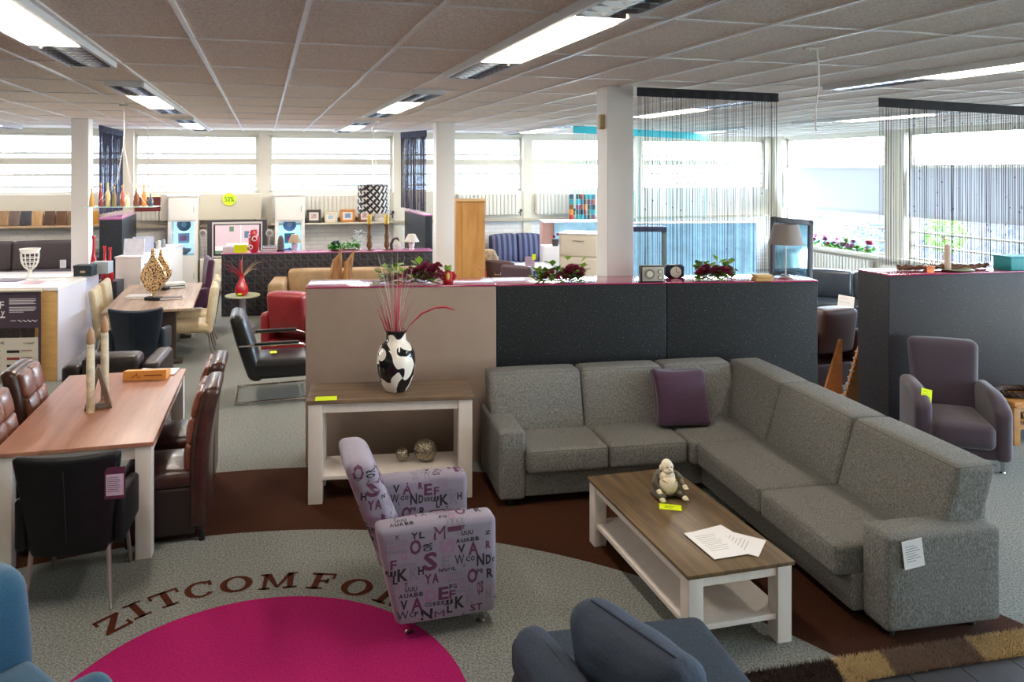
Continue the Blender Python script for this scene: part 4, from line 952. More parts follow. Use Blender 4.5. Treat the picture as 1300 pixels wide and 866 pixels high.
# ================================================================ hanging glass tray with bottles (left)
dC = 9.0
cx_ = XA(155, dC); zt = ZA(262, dC)
t = thing('hanging_shelf', 'glass shelf hung from the ceiling on thin white cords at the left', 'shelf', (XA(157, dC), dC, zt), R(8))
mb = MB(); mb.rbox(-.42, .4, -.16, .16, -.008, 0, .003, n=1); mb.build('glass_plate', mk('green_glass', '#b8d8cf', .05, spec=.8, alpha=.55), t)
mb = MB()
for x in (-.3, .3):
    for y in (-.1, .1): mb.tube([(x, y, 0), (x * .25, y * .3, .3), (0, 0, .75)], .0014, 5)
mb.tube([(0, 0, .75), (.01, 0, .9), (0, 0, CE - zt)], .004, 6); mb.build('cord', WHITE, t)
mb = MB(); mb.lathe([(.05, CE - zt - .03), (.05, CE - zt)], 16); mb.build('ceiling_rose', SIL, t)
bc = [('#b98a4a', 'amber'), ('#8c2f2f', 'dark red'), ('#c9b27a', 'straw coloured'), ('#7c6a4a', 'olive'), ('#b05a4a', 'rust red'), ('#d9c6a0', 'cream'), ('#6b3b2a', 'brown'), ('#c27a3a', 'orange'), ('#3a4450', 'slate')]
rn = random.Random(9)
for i in range(9):
    x = -.34 + i * .08; hgt = rn.uniform(.14, .3); c_, nm = bc[i]; r_ = rn.uniform(.026, .036)
    p = Vector((XA(157, dC), dC, zt)) + Matrix.Rotation(R(8), 3, 'Z') @ Vector((x, rn.uniform(-.08, .08), 0))
    b = thing('bottle', '%s small bottle, number %s from the left on the hanging glass shelf' % (nm, ('one', 'two', 'three', 'four', 'five', 'six', 'seven', 'eight', 'nine')[i]), 'bottle', p, 0, 'bottles on the hanging glass shelf')
    mb = MB(); mb.lathe([(r_ * .9, 0), (r_, .01), (r_, hgt * .5), (r_ * .35, hgt * .72), (r_ * .32, hgt * .92)], 14); mb.build('body', mk('bottle_' + nm.replace(' ', '_'), c_, .2, spec=.8), b)
    mb = MB(); mb.lathe([(r_ * .4, hgt * .9), (r_ * .4, hgt)], 10); mb.build('stopper', GOLD, b)
t = thing('pendant_lamp', 'rust coloured box lamp hanging behind the glass shelf', 'lamp', (XA(188, 11.5), 11.5, ZA(268, 11.5)), R(20))
mb = MB(); mb.rbox(-.18, .18, -.12, .12, 0, .22, .01, n=1); mb.build('lamp_shade', mk('shade_rust', '#7a2e33', .6), t); mb = MB(); mb.tube([(0, 0, .2), (0, 0, CE - ZA(268, 11.5))], .006, 6); mb.build('cord', WHITE, t)
mb = MB(); mb.rbox(-.17, .17, -.11, .11, .215, .225, .004, n=1); mb.build('glowing_top', mk('glow_orange', '#ffcf9a', .5, emit=('#ffb070', 1.2)), t)

# ================================================================ left: poster counter, second counter
PW = mk('birch_wood', '#d9ac6c', .5, noise=(5, .12), stretch=(.4, 1, 2)); LIL = mk('lilac_white', '#dcd7e2', .45); WT = mk('white_top', '#f4f0f0', .25, coat=.3)
q = Vector((-4.77, 8.85, 0)); t = thing('poster_counter', 'white topped birch counter carrying the purple poster', 'counter', q, R(4))
mb = MB(); mb.rbox(-2.6, 0, 0, .75, 0, 1.06, .006, n=1, mi=0); mb.build('body', PW, t)
mb = MB(); mb.rbox(0, .012, .0, .76, 0, 1.06, .004, n=1); mb.build('side_panel', LIL, t); mb = MB(); mb.rbox(-2.6, .015, -.01, .77, 1.06, 1.1, .004, n=1); mb.build('counter_top', WT, t)
PP, PC, PH = mk('poster_purple', '#4a3b4c', .5), mk('poster_cream', '#d9d3c8', .5), mk('poster_photo', '#2a2224', .5, noise=(25, .6))
t = thing('poster', 'hanging poster with purple heading, photographs and product lists', 'poster', q + Vector((-.155, -.06, 0)), R(4))
zt = ZA(370, 8.8); zb = .1
def py(y): return ZA(y, 8.8)
mb = MB(); mb.box(-.95, 0, -.004, 0, py(416), zt); mb.box(-.03, 0, -.0045, 0, zb, py(416)); mb.build('heading_panel', PP, t)
mb = MB(); mb.box(-.95, -.03, -.004, 0, zb, py(428)); mb.build('list_panel', PC, t)
mb = MB()
for a in (-.93, -.72, -.51, -.39, -.22): mb.box(a, a + .15, -.005, 0, py(428), py(416))
mb.build('photograph', PH, t)
mb = MB(); mb.tube([(-.96, -.006, zt + .012), (.01, -.006, zt + .012)], .018, 10); mb.build('hanging_rail', mk('rail_cream', '#c9c2b4', .4), t)
mb = MB(); wm = mk('poster_white', '#e9e6ea', .5)
write(mb, 'F', (-.47, -.006, py(391)), (1, 0, 0), (0, 0, 1), .12, fit=.06); write(mb, 'y', (-.445, -.006, py(399)), (1, 0, 0), (0, 0, 1), .1, fit=.045)
mb.box(-.6, -.4, -.006, -.004, py(403), py(401))
for i, l in enumerate((.3, .3, .28, .3)): mb.box(-.355, -.355 + l, -.006, -.004, py(379.5 + i * 2), py(378.7 + i * 2))
for i, l in enumerate((.3, .3, .28, .16)): mb.box(-.355, -.355 + l, -.006, -.004, py(390 + i * 2), py(389.2 + i * 2))
mb.tube([(-.26 + i * .02, -.006, py(407) + .014 * math.sin(i * 2.4)) for i in range(12)], .003, 4); mb.box(-.34, -.28, -.006, -.004, py(407), py(406.3))
mb.build('white_lettering', wm, t)
mb = MB(); write(mb, 'LINE', (-.5, -.006, py(436)), (1, 0, 0), (0, 0, 1), .045, mi=0); mb.tube([(-.2 + i * .012, -.006, py(435) + .012 * math.sin(i * 2.1)) for i in range(11)], .002, 4)
for i in range(6):
    y = 444 + i * 9
    mb.box(-.6, -.45, -.006, -.004, py(y + 1), py(y)); mb.box(-.38, -.24, -.006, -.004, py(y + 3), py(y), mi=i % 2); mb.box(-.22, -.1, -.006, -.004, py(y + 1), py(y), mi=1)
mb.build('dark_lettering', [BLACKM, mk('print_red', '#8c3030', .6)], t)
q2 = Vector((-5.44, 10.75, 0)); t = thing('low_counter', 'lilac white counter behind the poster counter, beside the left pillar', 'counter', q2, R(4))
mb = MB(); mb.rbox(-2.8, 0, 0, .58, 0, .91, .006, n=1); mb.build('body', LIL, t); mb = MB(); mb.rbox(-2.8, .01, -.01, .59, .91, .95, .004, n=1); mb.build('counter_top', WT, t)
# goblet lantern
p = G(38, 351, 1.1); t = thing('lattice_goblet', 'white openwork goblet lantern standing on the poster counter', 'lantern', p)
mb = MB(); mb.lathe([(.055, 0), (.05, .012), (.02, .03), (.018, .06), (.03, .07), (.02, .08)], 20); mb.build('foot', WHITE, t)
mb = MB()
for k in range(12):
    a = 2 * PI * k / 12; mb.tube([(math.cos(a) * r, math.sin(a) * r, z) for r, z in ((.02, .08), (.065, .12), (.095, .18), (.105, .25), (.108, .3))], .006, 5)
for r, z in ((.075, .135), (.097, .19), (.104, .24)): mb.tube([(math.cos(a) * r, math.sin(a) * r, z) for a in [2 * PI * i / 24 for i in range(25)]], .005, 5)
mb.build('lattice', WHITE, t); mb = MB(); mb.lathe([(.104, .3), (.125, .36), (.118, .36), (.1, .3)], 24); mb.build('rim', WHITE, t)
p = G(105, 351, .95); t = thing('storage_box', 'dark teal box with a lid and metal label on the second counter', 'box', p + Vector((0, 0, 0)), R(3))
mb = MB(); mb.rbox(-.13, .12, 0, .18, 0, .13, .005, n=1); mb.build('body', mk('box_teal', '#23333c', .5), t); mb = MB(); mb.rbox(-.135, .125, -.005, .185, .11, .155, .005, n=1); mb.build('lid', MATS['box_teal'], t); mb = MB(); mb.rbox(-.035, .035, -.008, 0, .05, .08, .002, n=1); mb.build('label_plate', mk('plate_pale', '#bfa99a', .5), t)
tag((lambda o: o)(MB().rbox(-.12, .12, 0, .2, 0, .17, .005, n=1).build('carton', mk('carton_grey', '#aab4bd', .6))), 'pale grey carton behind the dark teal box', 'carton', p + Vector((.12, .25, 0)), R(5))
for i, (x0, y0, w_, lab, m) in enumerate(((12, 356, .3, 'dark brochure at the left edge of the poster counter', mk('brochure_dark', '#5a4a66', .5)), (42, 359, .24, 'pinkish brochure lying at the front of the poster counter', mk('brochure_pink', '#d9b7c0', .5)), (65, 355.5, .3, 'white brochure on the counter beside the left pillar', PAPER))):
    o = MB().box(-w_ / 2, w_ / 2, -.1, .1, 0, .006).build('brochure', m); tag(o, lab, 'brochure', G(x0, y0, 1.101), R(10 * i), 'brochures on the counters')
# tall red bottles
RB = mk('red_glass', '#c01f2c', .12, spec=.8)
for x, yb, yt, d, lab in ((119, 352, 299, 11.55, 'red club shaped bottle beside the left pillar'), (133, 357, 312, 11.5, 'red club shaped bottle, left of the pair on the dark column'), (139.5, 358, 314, 11.35, 'red club shaped bottle, right of the pair on the dark column')):
    zb = ZA(yb, d); h_ = ZA(yt, d) - zb; t = thing('red_bottle', lab, 'bottle', (XA(x, d), d, zb), 0, 'tall red bottles')
    mb = MB(); mb.lathe([(.035, 0), (.055, .03), (.058, h_ * .2), (.045, h_ * .38), (.022, h_ * .62), (.018, h_ * .9)], 18); mb.build('body', RB, t); mb = MB(); mb.lathe([(.018, h_ * .9), (.026, h_ * .98), (.02, h_)], 12); mb.build('rim', RB, t)
zc_ = ZA(357.5, 11.4); o = MB().rbox(-.2, .14, .0, .3, 0, zc_, .006, n=1).build('plinth', mk('plinth_dark', '#2e2c34', .5)); tag(o, 'dark plinth under the tall red bottles', 'plinth', (XA(136, 11.4), 11.4, 0), R(5))

# ================================================================ tall dark columns/partitions along the depth
DMK = mk('damask_black', '#2b2b30', .5)
nt = DMK.node_tree; n_ = nt.nodes; mg = n_.new('ShaderNodeTexMagic'); mg.turbulence_depth = 4; mg.inputs['Scale'].default_value = 5; mg.inputs['Distortion'].default_value = 2.2
cr = n_.new('ShaderNodeValToRGB'); cr.color_ramp.elements[0].position = .42; cr.color_ramp.elements[0].color = lin('#222228'); cr.color_ramp.elements[1].position = .5; cr.color_ramp.elements[1].color = lin('#4b4b52')
tc = n_.new('ShaderNodeTexCoord'); nt.links.new(tc.outputs['Object'], mg.inputs['Vector']); nt.links.new(mg.outputs['Fac'], cr.inputs[0]); nt.links.new(cr.outputs[0], n_['Principled BSDF'].inputs['Base Color'])
PKT = mk('pink_top', '#b86a98', .2, spec=.8, coat=.4)
def slab(name, lab, p, rz, w_, l_, h_, m, top, cat='room divider'):
    t = thing(name, lab, cat, p, rz); mb = MB(); mb.rbox(0, w_, 0, l_, 0, h_ - .03, .006, n=1); mb.build('body', m, t); mb = MB(); mb.rbox(-.004, w_ + .004, -.004, l_ + .004, h_ - .03, h_, .006, n=1); mb.build('top', top, t); return t
slab('room_divider', 'tall dark divider with pink top below the navy string curtain', (XA(126, 12.9), 12.9, 0), R(16), .36, 1.7, 1.64, DARKL, PKT)
slab('room_divider', 'tall grey divider running to the far wall beside the middle pillar', (XA(548, 14.2) - .12, 14.2, 0), R(17), .14, 1.8, 1.62, DARKL, PKT)
# damask counter
ca = R(8); cq = Vector((XA(281, 12.7), 12.7, 0)); cl = 3.55
t = thing('damask_counter', 'long counter covered in black damask with a glossy pink top', 'counter', cq, ca)
mb = MB(); mb.rbox(0, cl, 0, .4, 0, 1.04, .006, n=1); mb.build('body', DMK, t); mb = MB(); mb.rbox(-.01, cl + .01, -.01, .41, 1.04, 1.06, .004, n=1); mb.build('top', PKT, t)
def onc(px, dy=.2, z=1.06):     # a point on the damask counter at picture column px
    for s in [i * .01 for i in range(0, 400)]:
        p = cq + Matrix.Rotation(ca, 3, 'Z') @ Vector((s, dy, 0))
        if CX + p.x / p.y * F >= px: return Vector((p.x, p.y, z))
    return Vector((p.x, p.y, z))
# things on it
def book_pile(px, n, w_, cols, where):
    for i in range(n):
        p = onc(px); t = thing('book', '%s in the pile %s' % (('bottom book', 'second book', 'third book', 'top book')[i if i < n - 1 else 3], where), 'book', p + Vector((0, 0, i * .032)), ca + R(4 * i), 'books on the damask counter')
        mb = MB(); mb.box(-w_ / 2, w_ / 2, -.1, .1, 0, .004); mb.box(-w_ / 2, w_ / 2, -.1, .1, .026, .03); mb.box(-w_ / 2, -w_ / 2 + .004, -.1, .1, 0, .03); mb.build('cover', mk('book_%d_%d' % (px, i), cols[i], .5), t)
        mb = MB(); mb.box(-w_ / 2 + .004, w_ / 2 - .004, -.096, .096, .004, .026); mb.build('pages', PAPER, t)
book_pile(291, 3, .2, ['#7c4a52', '#c3b9b4', '#8d7d88'], 'at the left end of the damask counter')
book_pile(342, 3, .24, ['#4b3a48', '#6b5c68', '#3c3a44'], 'behind the red oval vase')
t = thing('price_card', 'yellow price card standing on the damask counter before the television', 'price card', onc(305, .1), ca); card('sheet', YEL, .22, .13, t, T(0, 0, .066), lines=3); MB().box(-.05, .05, 0, .05, 0, .004).build('foot', YEL, t)
p = onc(322, .1); t = thing('oval_vase', 'glossy red oval vase with pale circles on the damask counter', 'vase', p)
RV = mk('red_glaze', '#c3172c', .15, spec=.8, coat=.3)
mb = MB(); mb.lathe([(.05, 0), (.07, .02), (.09, .12), (.092, .25), (.08, .34), (.068, .38), (.06, .38), (.07, .33)], 24); mb.build('body', RV, t)
mb = MB()
for a, z, r in ((-1.9, .1, .032), (-1.2, .24, .036), (-2.3, .29, .03)):
    c0 = Vector((math.cos(a) * .092, math.sin(a) * .092, z)); ux = Vector((-math.sin(a), math.cos(a), 0)); mb.tube([c0 + ux * r * math.cos(b) + Vector((0, 0, r * math.sin(b))) for b in [2 * PI * i / 20 for i in range(21)]], .008, 6)
mb.build('circle_relief', mk('vase_white', '#e8d8dc', .3), t)
p = onc(356, .25); t = thing('stone_sculpture', 'grey upright stone sculpture on the damask counter', 'sculpture', p)
mb = MB(); mb.lathe([(.05, 0), (.06, .08), (.055, .18), (.035, .25), (.01, .27)], 14, sy=.6); mb.build('stone', mk('stone_grey', '#6b6a6e', .7, noise=(20, .3)), t); MB().rbox(-.06, .06, -.04, .04, -.0, .02, .004, n=1).build('base', BLACKM, t)
def small_lamp(lab, px, h, r0, r1, shc, basec, grp=None):
    p = onc(px, .2); t = thing('small_lamp', lab, 'table lamp', p); N = 48; mb = MB(); V = []; sh = h * .5
    for z, r in ((h - sh, r0), (h, r1)):
        for k in range(N): a = 2 * PI * k / N; q_ = r * (1 + (.05 if k % 2 else -.03)); V.append((q_ * math.cos(a), q_ * math.sin(a), z))
    mb.add(V, [[k, (k + 1) % N, N + (k + 1) % N, N + k] for k in range(N)] + [[N + k for k in range(N)]]); mb.build('lamp_shade', shc, t)
    mb = MB(); mb.lathe([(.045, 0), (.05, .01), (.04, .03), (.055, .09), (.05, .13), (.02, .17), (.012, h - sh * .6)], 20); mb.build('base', basec, t)
small_lamp('small lamp with a metallic pleated shade on the damask counter', 374, .29, .11, .05, mk('shade_metal', '#b9a58c', .35, .5), mk('lamp_lilac', '#cfc6d8', .3))
small_lamp('small white pleated lamp at the right end of the damask counter', 522, .27, .13, .06, mk('shade_white', '#dcd8d2', .7), WHITE)
p = onc(424, .15); t = thing('binoculars', 'black and silver binocular like ornament on the damask counter', 'ornament', p); mb = MB()
mb.tube([(-.03, 0, .16), (.03, 0, .06)], [.05, .035], 14); mb.tube([(.02, .05, .16), (.08, .05, .06)], [.05, .035], 14); mb.build('barrel', mk('ornament_black', '#3a3d44', .3, .5), t); MB().rbox(-.06, .1, -.04, .08, 0, .03, .006, n=1).build('base', STEEL, t)
rn = random.Random(31)
p = onc(437, .12); t = thing('green_wreath', 'bright green leafy wreath on the damask counter', 'plant', p, ca); mb = MB()
for i in range(420):
    a = rn.uniform(0, 2 * PI); leafmesh(mb, (.2 * math.cos(a) * 1.15, .08 * math.sin(a), .02 + (.07 if math.cos(a) > 0 else 0) * rn.random()), 1, .03, .02, .045, .05, rn, rn.randrange(2))
mb.build('leaves', [mk('green_a', '#4fae2a', .6), mk('green_b', '#2f8a22', .6)], t); mb = MB(); mb.tube([(.22 * math.cos(a), .08 * math.sin(a), .02) for a in [2 * PI * i / 24 for i in range(25)]], .008, 5); mb.build('twig_ring', BERRY, t)
for px, lab in ((469, 'left of the two tall bronze candlesticks'), (491, 'right of the two tall bronze candlesticks')):
    p = onc(px, .12); t = thing('candlestick', lab + ' on the damask counter', 'candlestick', p, 0, 'bronze candlesticks')
    h_ = .46; mb = MB(); mb.lathe([(.085, 0), (.08, .01), (.02, .03), (.045, .06), (.05, .1), (.035, .17), (.042, .24), (.028, .32), (.03, .4), (.045, .44), (.045, h_)], 20); mb.build('stick', mk('bronze', '#7a5a3c', .35, .4, noise=(30, .3)), t)
    mb = MB(); mb.lathe([(.04, h_), (.04, .6), (.03, .62), (.006, .625)], 18); mb.build('candle', mk('candle_yellow', '#d9b84f', .5), t)
p = onc(455, .3); t = thing('crystal_spray', 'clear crystal branch ornament on the damask counter', 'ornament', p); mb = MB()
for i in range(40):
    q = Vector((rn.gauss(0, .05), rn.gauss(0, .03), rn.uniform(.06, .34))); mb.ball(q, .014, 6)
    if i % 4 == 0: mb.tube([(0, 0, .02), q * .6, q], .003, 4)
mb.build('crystals', mk('crystal', '#e6ecf2', .05, spec=1, alpha=.75), t); MB().lathe([(.05, 0), (.03, .03), (.01, .06)], 14).build('base', CHROME, t)
p = onc(503, .2); t = thing('bird_figurine', 'dark curved bird figurine holding a white jar on the damask counter', 'figurine', p); mb = MB(); mb.tube([(-.08, 0, .0), (-.09, 0, .1), (-.05, 0, .19), (.02, 0, .2), (.05, 0, .15)], [.03, .028, .026, .024, .012], 10); blend(mb.build('body', mk('figurine_dark', '#4a3440', .4), t), .008, 3); MB().lathe([(.035, 0), (.045, .03), (.04, .09), (.03, .11)], 16, (.04, 0, 0)).build('jar', WHITE, t)
# driftwood
p = onc(431, -.28, 0); p = Vector((XA(431, 11.2), 11.2, 0)); zt = ZA(314, 11.2)
t = thing('driftwood_sculpture', 'tall split driftwood sculpture standing before the beige sofa', 'sculpture', p); mb = MB()
for k, (x, l, tw) in enumerate(((-.1, .93, .1), (-.03, .99, .05), (.1, .97, .12), (.14, .8, -.05))): mb.tube([(x * .4, .02 * k, 0), (x * .7, .03, zt * .35), (x, -.02, zt * .65), (x + tw * .5, 0, zt * .85), (x + tw, .01, zt * l)], [.08, .09, .075, .05, .006], 7)
o = mb.build('wood', wood('driftwood', '#b98a58', '#7c5330', .6, 7, (1, 1, .15)), t); MB().rbox(-.15, .15, -.12, .12, 0, .03, .004, n=1).build('base', BLACKM, t)

# drum lamp hanging above the damask counter
DL = mk('damask_shade', '#f2efee', .6); nt = DL.node_tree; n_ = nt.nodes; mg = n_.new('ShaderNodeTexMagic'); mg.turbulence_depth = 2; mg.inputs['Scale'].default_value = 11; mg.inputs['Distortion'].default_value = 1.2
cr = n_.new('ShaderNodeValToRGB'); cr.color_ramp.interpolation = 'CONSTANT'; cr.color_ramp.elements[0].color = lin('#1d1b1f'); cr.color_ramp.elements[1].position = .46; cr.color_ramp.elements[1].color = lin('#f0eeee')
tc = n_.new('ShaderNodeTexCoord'); nt.links.new(tc.outputs['Object'], mg.inputs['Vector']); nt.links.new(mg.outputs['Fac'], cr.inputs[0]); nt.links.new(cr.outputs[0], n_['Principled BSDF'].inputs['Base Color'])
dL = 12.4; t = thing('drum_pendant', 'large black and white damask drum shade hanging above the counter', 'pendant lamp', (XA(474, dL), dL, ZA(270, dL)))
rr = (XA(494, dL) - XA(454, dL)) / 2; hh = ZA(235, dL) - ZA(270, dL); mb = MB(); mb.lathe([(rr, 0), (rr, hh), (rr - .01, hh), (rr - .01, 0)], 40); del mb.f[-2:]; del mb.m[-2:]; mb.build('lamp_shade', DL, t)
mb = MB()
for a in (0, 2.1, 4.2): mb.tube([(rr * math.cos(a), rr * math.sin(a), hh), (0, 0, hh + .02)], .004, 5); mb.tube([(.04 * math.cos(a), .04 * math.sin(a), hh), (.04 * math.cos(a), .04 * math.sin(a), CE - ZA(270, dL))], .003, 5)
mb.build('suspension_wire', STEEL, t); MB().lathe([(.1, CE - ZA(270, dL) - .03), (.1, CE - ZA(270, dL))], 24).build('ceiling_plate', WHITE, t)

# ================================================================ media wall
def wallp(px, dy, z=0):
    d = (W0 - dy) / (math.cos(TH) - (px - CX) / F * math.sin(TH)); return Vector((XA(px, d), d, z))
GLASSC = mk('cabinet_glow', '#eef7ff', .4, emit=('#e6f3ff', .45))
CG = glassmat('showcase_glass', '#eaf6fb', .06)
def showcase(x0, x1, ytop, lab, items):
    pa, pb = wallp(x0, .55), wallp(x1, .55); w_ = (pb - pa).length; zt = ZA(ytop, pa.y); t = thing('display_cabinet', lab, 'cabinet', pa, TH, 'white display cabinets against the far wall')
    z0, z1 = ZA(325, pa.y), ZA(282, pa.y)
    mb = MB(); mb.rbox(0, w_, .02, .4, 0, z0, .006, n=1); mb.rbox(0, w_, .02, .4, z1, zt, .006, n=1); mb.box(0, .07, .0, .4, z0, z1); mb.box(w_ - .07, w_, 0, .4, z0, z1); mb.box(0, w_, .38, .4, z0, z1); mb.build('carcass', WHITE, t)
    for a, b in ((.01, z0 - .01), (z1 + .01, zt - .02)): dd = MB().rbox(.02, w_ - .02, -.002, .02, a + .02, b, .004, n=1).build('door', WHITE, t); MB().tube([(w_ - .07, -.02, (a + b) / 2 - .06), (w_ - .07, -.02, (a + b) / 2 + .06)], .006, 6).build('handle', STEEL, dd)
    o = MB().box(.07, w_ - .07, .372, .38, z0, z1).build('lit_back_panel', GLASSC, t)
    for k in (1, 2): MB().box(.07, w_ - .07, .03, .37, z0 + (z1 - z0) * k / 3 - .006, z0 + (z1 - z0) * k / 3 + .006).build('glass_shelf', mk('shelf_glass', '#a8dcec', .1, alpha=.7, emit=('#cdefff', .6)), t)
    MB().box(.07, w_ - .07, .0, .006, z0, z1).build('glass_door', CG, t)
    MB().rbox(-.02, w_ + .02, -.02, .42, zt, zt + .03, .006, n=1).build('cornice', WHITE, t)
    for k, (nm, lb, m, s) in enumerate(items):
        zz = z0 + (z1 - z0) * (2 - k) / 3 + .008; c_ = pa + Matrix.Rotation(TH, 3, 'Z') @ Vector((w_ / 2, .2, zz)); tt = thing(nm, lb, nm.replace('_', ' '), c_, TH)
        mb = MB()
        if s == 'plate': mb.tube([(0, 0, .14), (0, .02, .142)], [.13, .09], 24); 
        elif s == 'box': mb.rbox(-.1, .1, -.06, .06, 0, .2, .006, n=1)
        else: mb.lathe([(.05, 0), (.12, .05), (.14, .1), (.13, .1), (.1, .05)], 20)
        mb.build('body', m, tt)
        o = MB(); 
        if s == 'plate': o.tube([(0, -.01, .14), (0, 0, .14)], .05, 16); o.build('centre', mk('plate_centre', '#8fa4bb', .4), tt)
        elif s == 'box': o.box(-.07, .05, -.063, -.058, .05, .15); o.build('print', mk('print_magenta', '#a84a7a', .5), tt)
        else: o.lathe([(.02, .07), (.03, .11), (.01, .13)], 12); o.build('ornament', mk('bowl_teal', '#3a8894', .4), tt)
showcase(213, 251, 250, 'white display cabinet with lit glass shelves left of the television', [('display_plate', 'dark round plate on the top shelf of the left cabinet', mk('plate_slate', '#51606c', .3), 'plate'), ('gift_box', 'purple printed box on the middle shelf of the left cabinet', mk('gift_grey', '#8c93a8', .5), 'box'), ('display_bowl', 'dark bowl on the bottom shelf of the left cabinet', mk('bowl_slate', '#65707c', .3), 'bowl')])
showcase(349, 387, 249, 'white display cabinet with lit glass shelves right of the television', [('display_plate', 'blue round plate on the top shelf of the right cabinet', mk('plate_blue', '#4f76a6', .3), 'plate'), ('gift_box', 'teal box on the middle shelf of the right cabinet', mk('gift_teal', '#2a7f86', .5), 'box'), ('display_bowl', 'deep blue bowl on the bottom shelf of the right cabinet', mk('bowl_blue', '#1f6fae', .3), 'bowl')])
pa, pb = wallp(254, .6), wallp(347, .6); w_ = (pb - pa).length; zs = ZA(330, pa.y)
t = thing('media_cabinet', 'long cream media cabinet under the television', 'cabinet', pa, TH); CREAM = mk('cream_lacquer', '#dcd6c4', .45)
MB().rbox(0, w_, 0, .42, .1, zs, .008, n=1).build('body', CREAM, t); MB().box(.03, w_ - .03, .04, .4, 0, .1).build('plinth', mk('plinth_brown', '#8a6d62', .6), t)
for k in range(3): MB().rbox(.02 + k * w_ / 3, (k + 1) * w_ / 3 - .02, -.012, 0, .13, zs - .03, .004, n=1).build('door', CREAM, t).name; MB().ball(((k + .85) * w_ / 3, -.02, zs - .2), .014, 8).build('knob', STEEL, COL.objects[-1])
pa, pb = wallp(263, .5), wallp(339, .5); w_ = (pb - pa).length; z0, z1 = zs, ZA(280.5, pa.y)
t = thing('television', 'flat television in a wide dark and cream frame on the media cabinet', 'television', Vector((pa.x, pa.y, z0)), TH); h_ = z1 - z0
MB().rbox(0, w_, 0, .06, 0, h_, .006, n=1).build('surround', mk('tv_dark', '#3a3640', .5), t); MB().rbox(.09, w_ - .09, -.012, 0, .02, h_ - .03, .004, n=1).build('bezel', mk('tv_silver', '#c8c2bd', .4), t)
SBD = MB().box(.12, w_ - .12, -.016, -.012, .06, h_ - .07).build('screen_border', BLACKM, t)
TVM = [mk('tv_a', '#c9b3bb', .5, emit=('#c9b3bb', .35)), mk('tv_b', '#5a6c8c', .5, emit=('#5a6c8c', .3)), mk('tv_c', '#e6d8d8', .5, emit=('#e6d8d8', .4)), mk('tv_d', '#5f7a66', .5, emit=('#5f7a66', .25)), mk('tv_e', '#77564c', .5)]
mb = MB(); W_, H_ = w_ - .3, h_ - .18
def sq(a, b, c, d, mi, k=0): mb.box(.15 + W_ * a, .15 + W_ * b, -.018 - k * .0006, -.016, .09 + H_ * c, .09 + H_ * d, mi=mi)
sq(0, 1, 0, 1, 0); sq(.66, .86, .55, .78, 1, 1); sq(.32, .42, .78, .95, 3, 1); sq(0, .5, .1, .28, 2, 1); sq(.25, .75, .28, .38, 2, 2); sq(0, .3, 0, .12, 3, 2); sq(.5, .95, .05, .22, 4, 1); sq(.57, .59, .4, 1, 2, 1); mb.build('picture', TVM, SBD)
for px, yy, lab in ((257.5, 296, 'round satellite speaker on a thin stand left of the television'), (342, 296, 'round satellite speaker right of the television')):
    pa = wallp(px, .5); t = thing('satellite_speaker', lab, 'speaker', Vector((pa.x, pa.y, zs)), TH); zz = ZA(yy, pa.y) - zs
    MB().lathe([(.07, 0), (.06, .012), (.01, .02)], 20).build('foot', SIL, t); MB().tube([(0, 0, .01), (0, 0, zz - .05)], .008, 8).build('pole', SIL, t)
    mb = MB(); mb.tube([(0, .03, zz), (0, -.02, zz), (0, -.035, zz)], [.04, .075, .06], 20); mb.build('speaker_head', SIL, t); MB().tube([(0, -.034, zz), (0, -.038, zz)], .045, 18).build('grille', mk('grille', '#77706c', .6), t)
pa = wallp(291, .26); t = thing('discount_sticker', 'round yellow sticker reading 50% above the television', 'sign', Vector((pa.x, pa.y, ZA(253, pa.y))), TH)
MB().tube([(0, 0, 0), (0, -.008, 0)], .125, 30).build('disc', mk('neon_yellow', '#d6ff2e', .6, emit=('#d6ff2e', .15)), t); mb = MB(); write(mb, '50%', (0, -.011, -.05), (1, 0, 0), (0, 0, 1), .15, center=True, fit=.185)
mb.build('lettering', mk('sticker_green', '#2c5a1e', .6), t)
pa = wallp(291, .2); o = MB().rbox(-1.3, .62, -.03, .0, ZA(279, pa.y), ZA(246, pa.y), .006, n=1).build('wall_panel', mk('panel_cream', '#d6d0bd', .6)); tag(o, 'smooth cream panel covering the wall above the television', 'panel', Vector((pa.x, pa.y, 0)), TH)
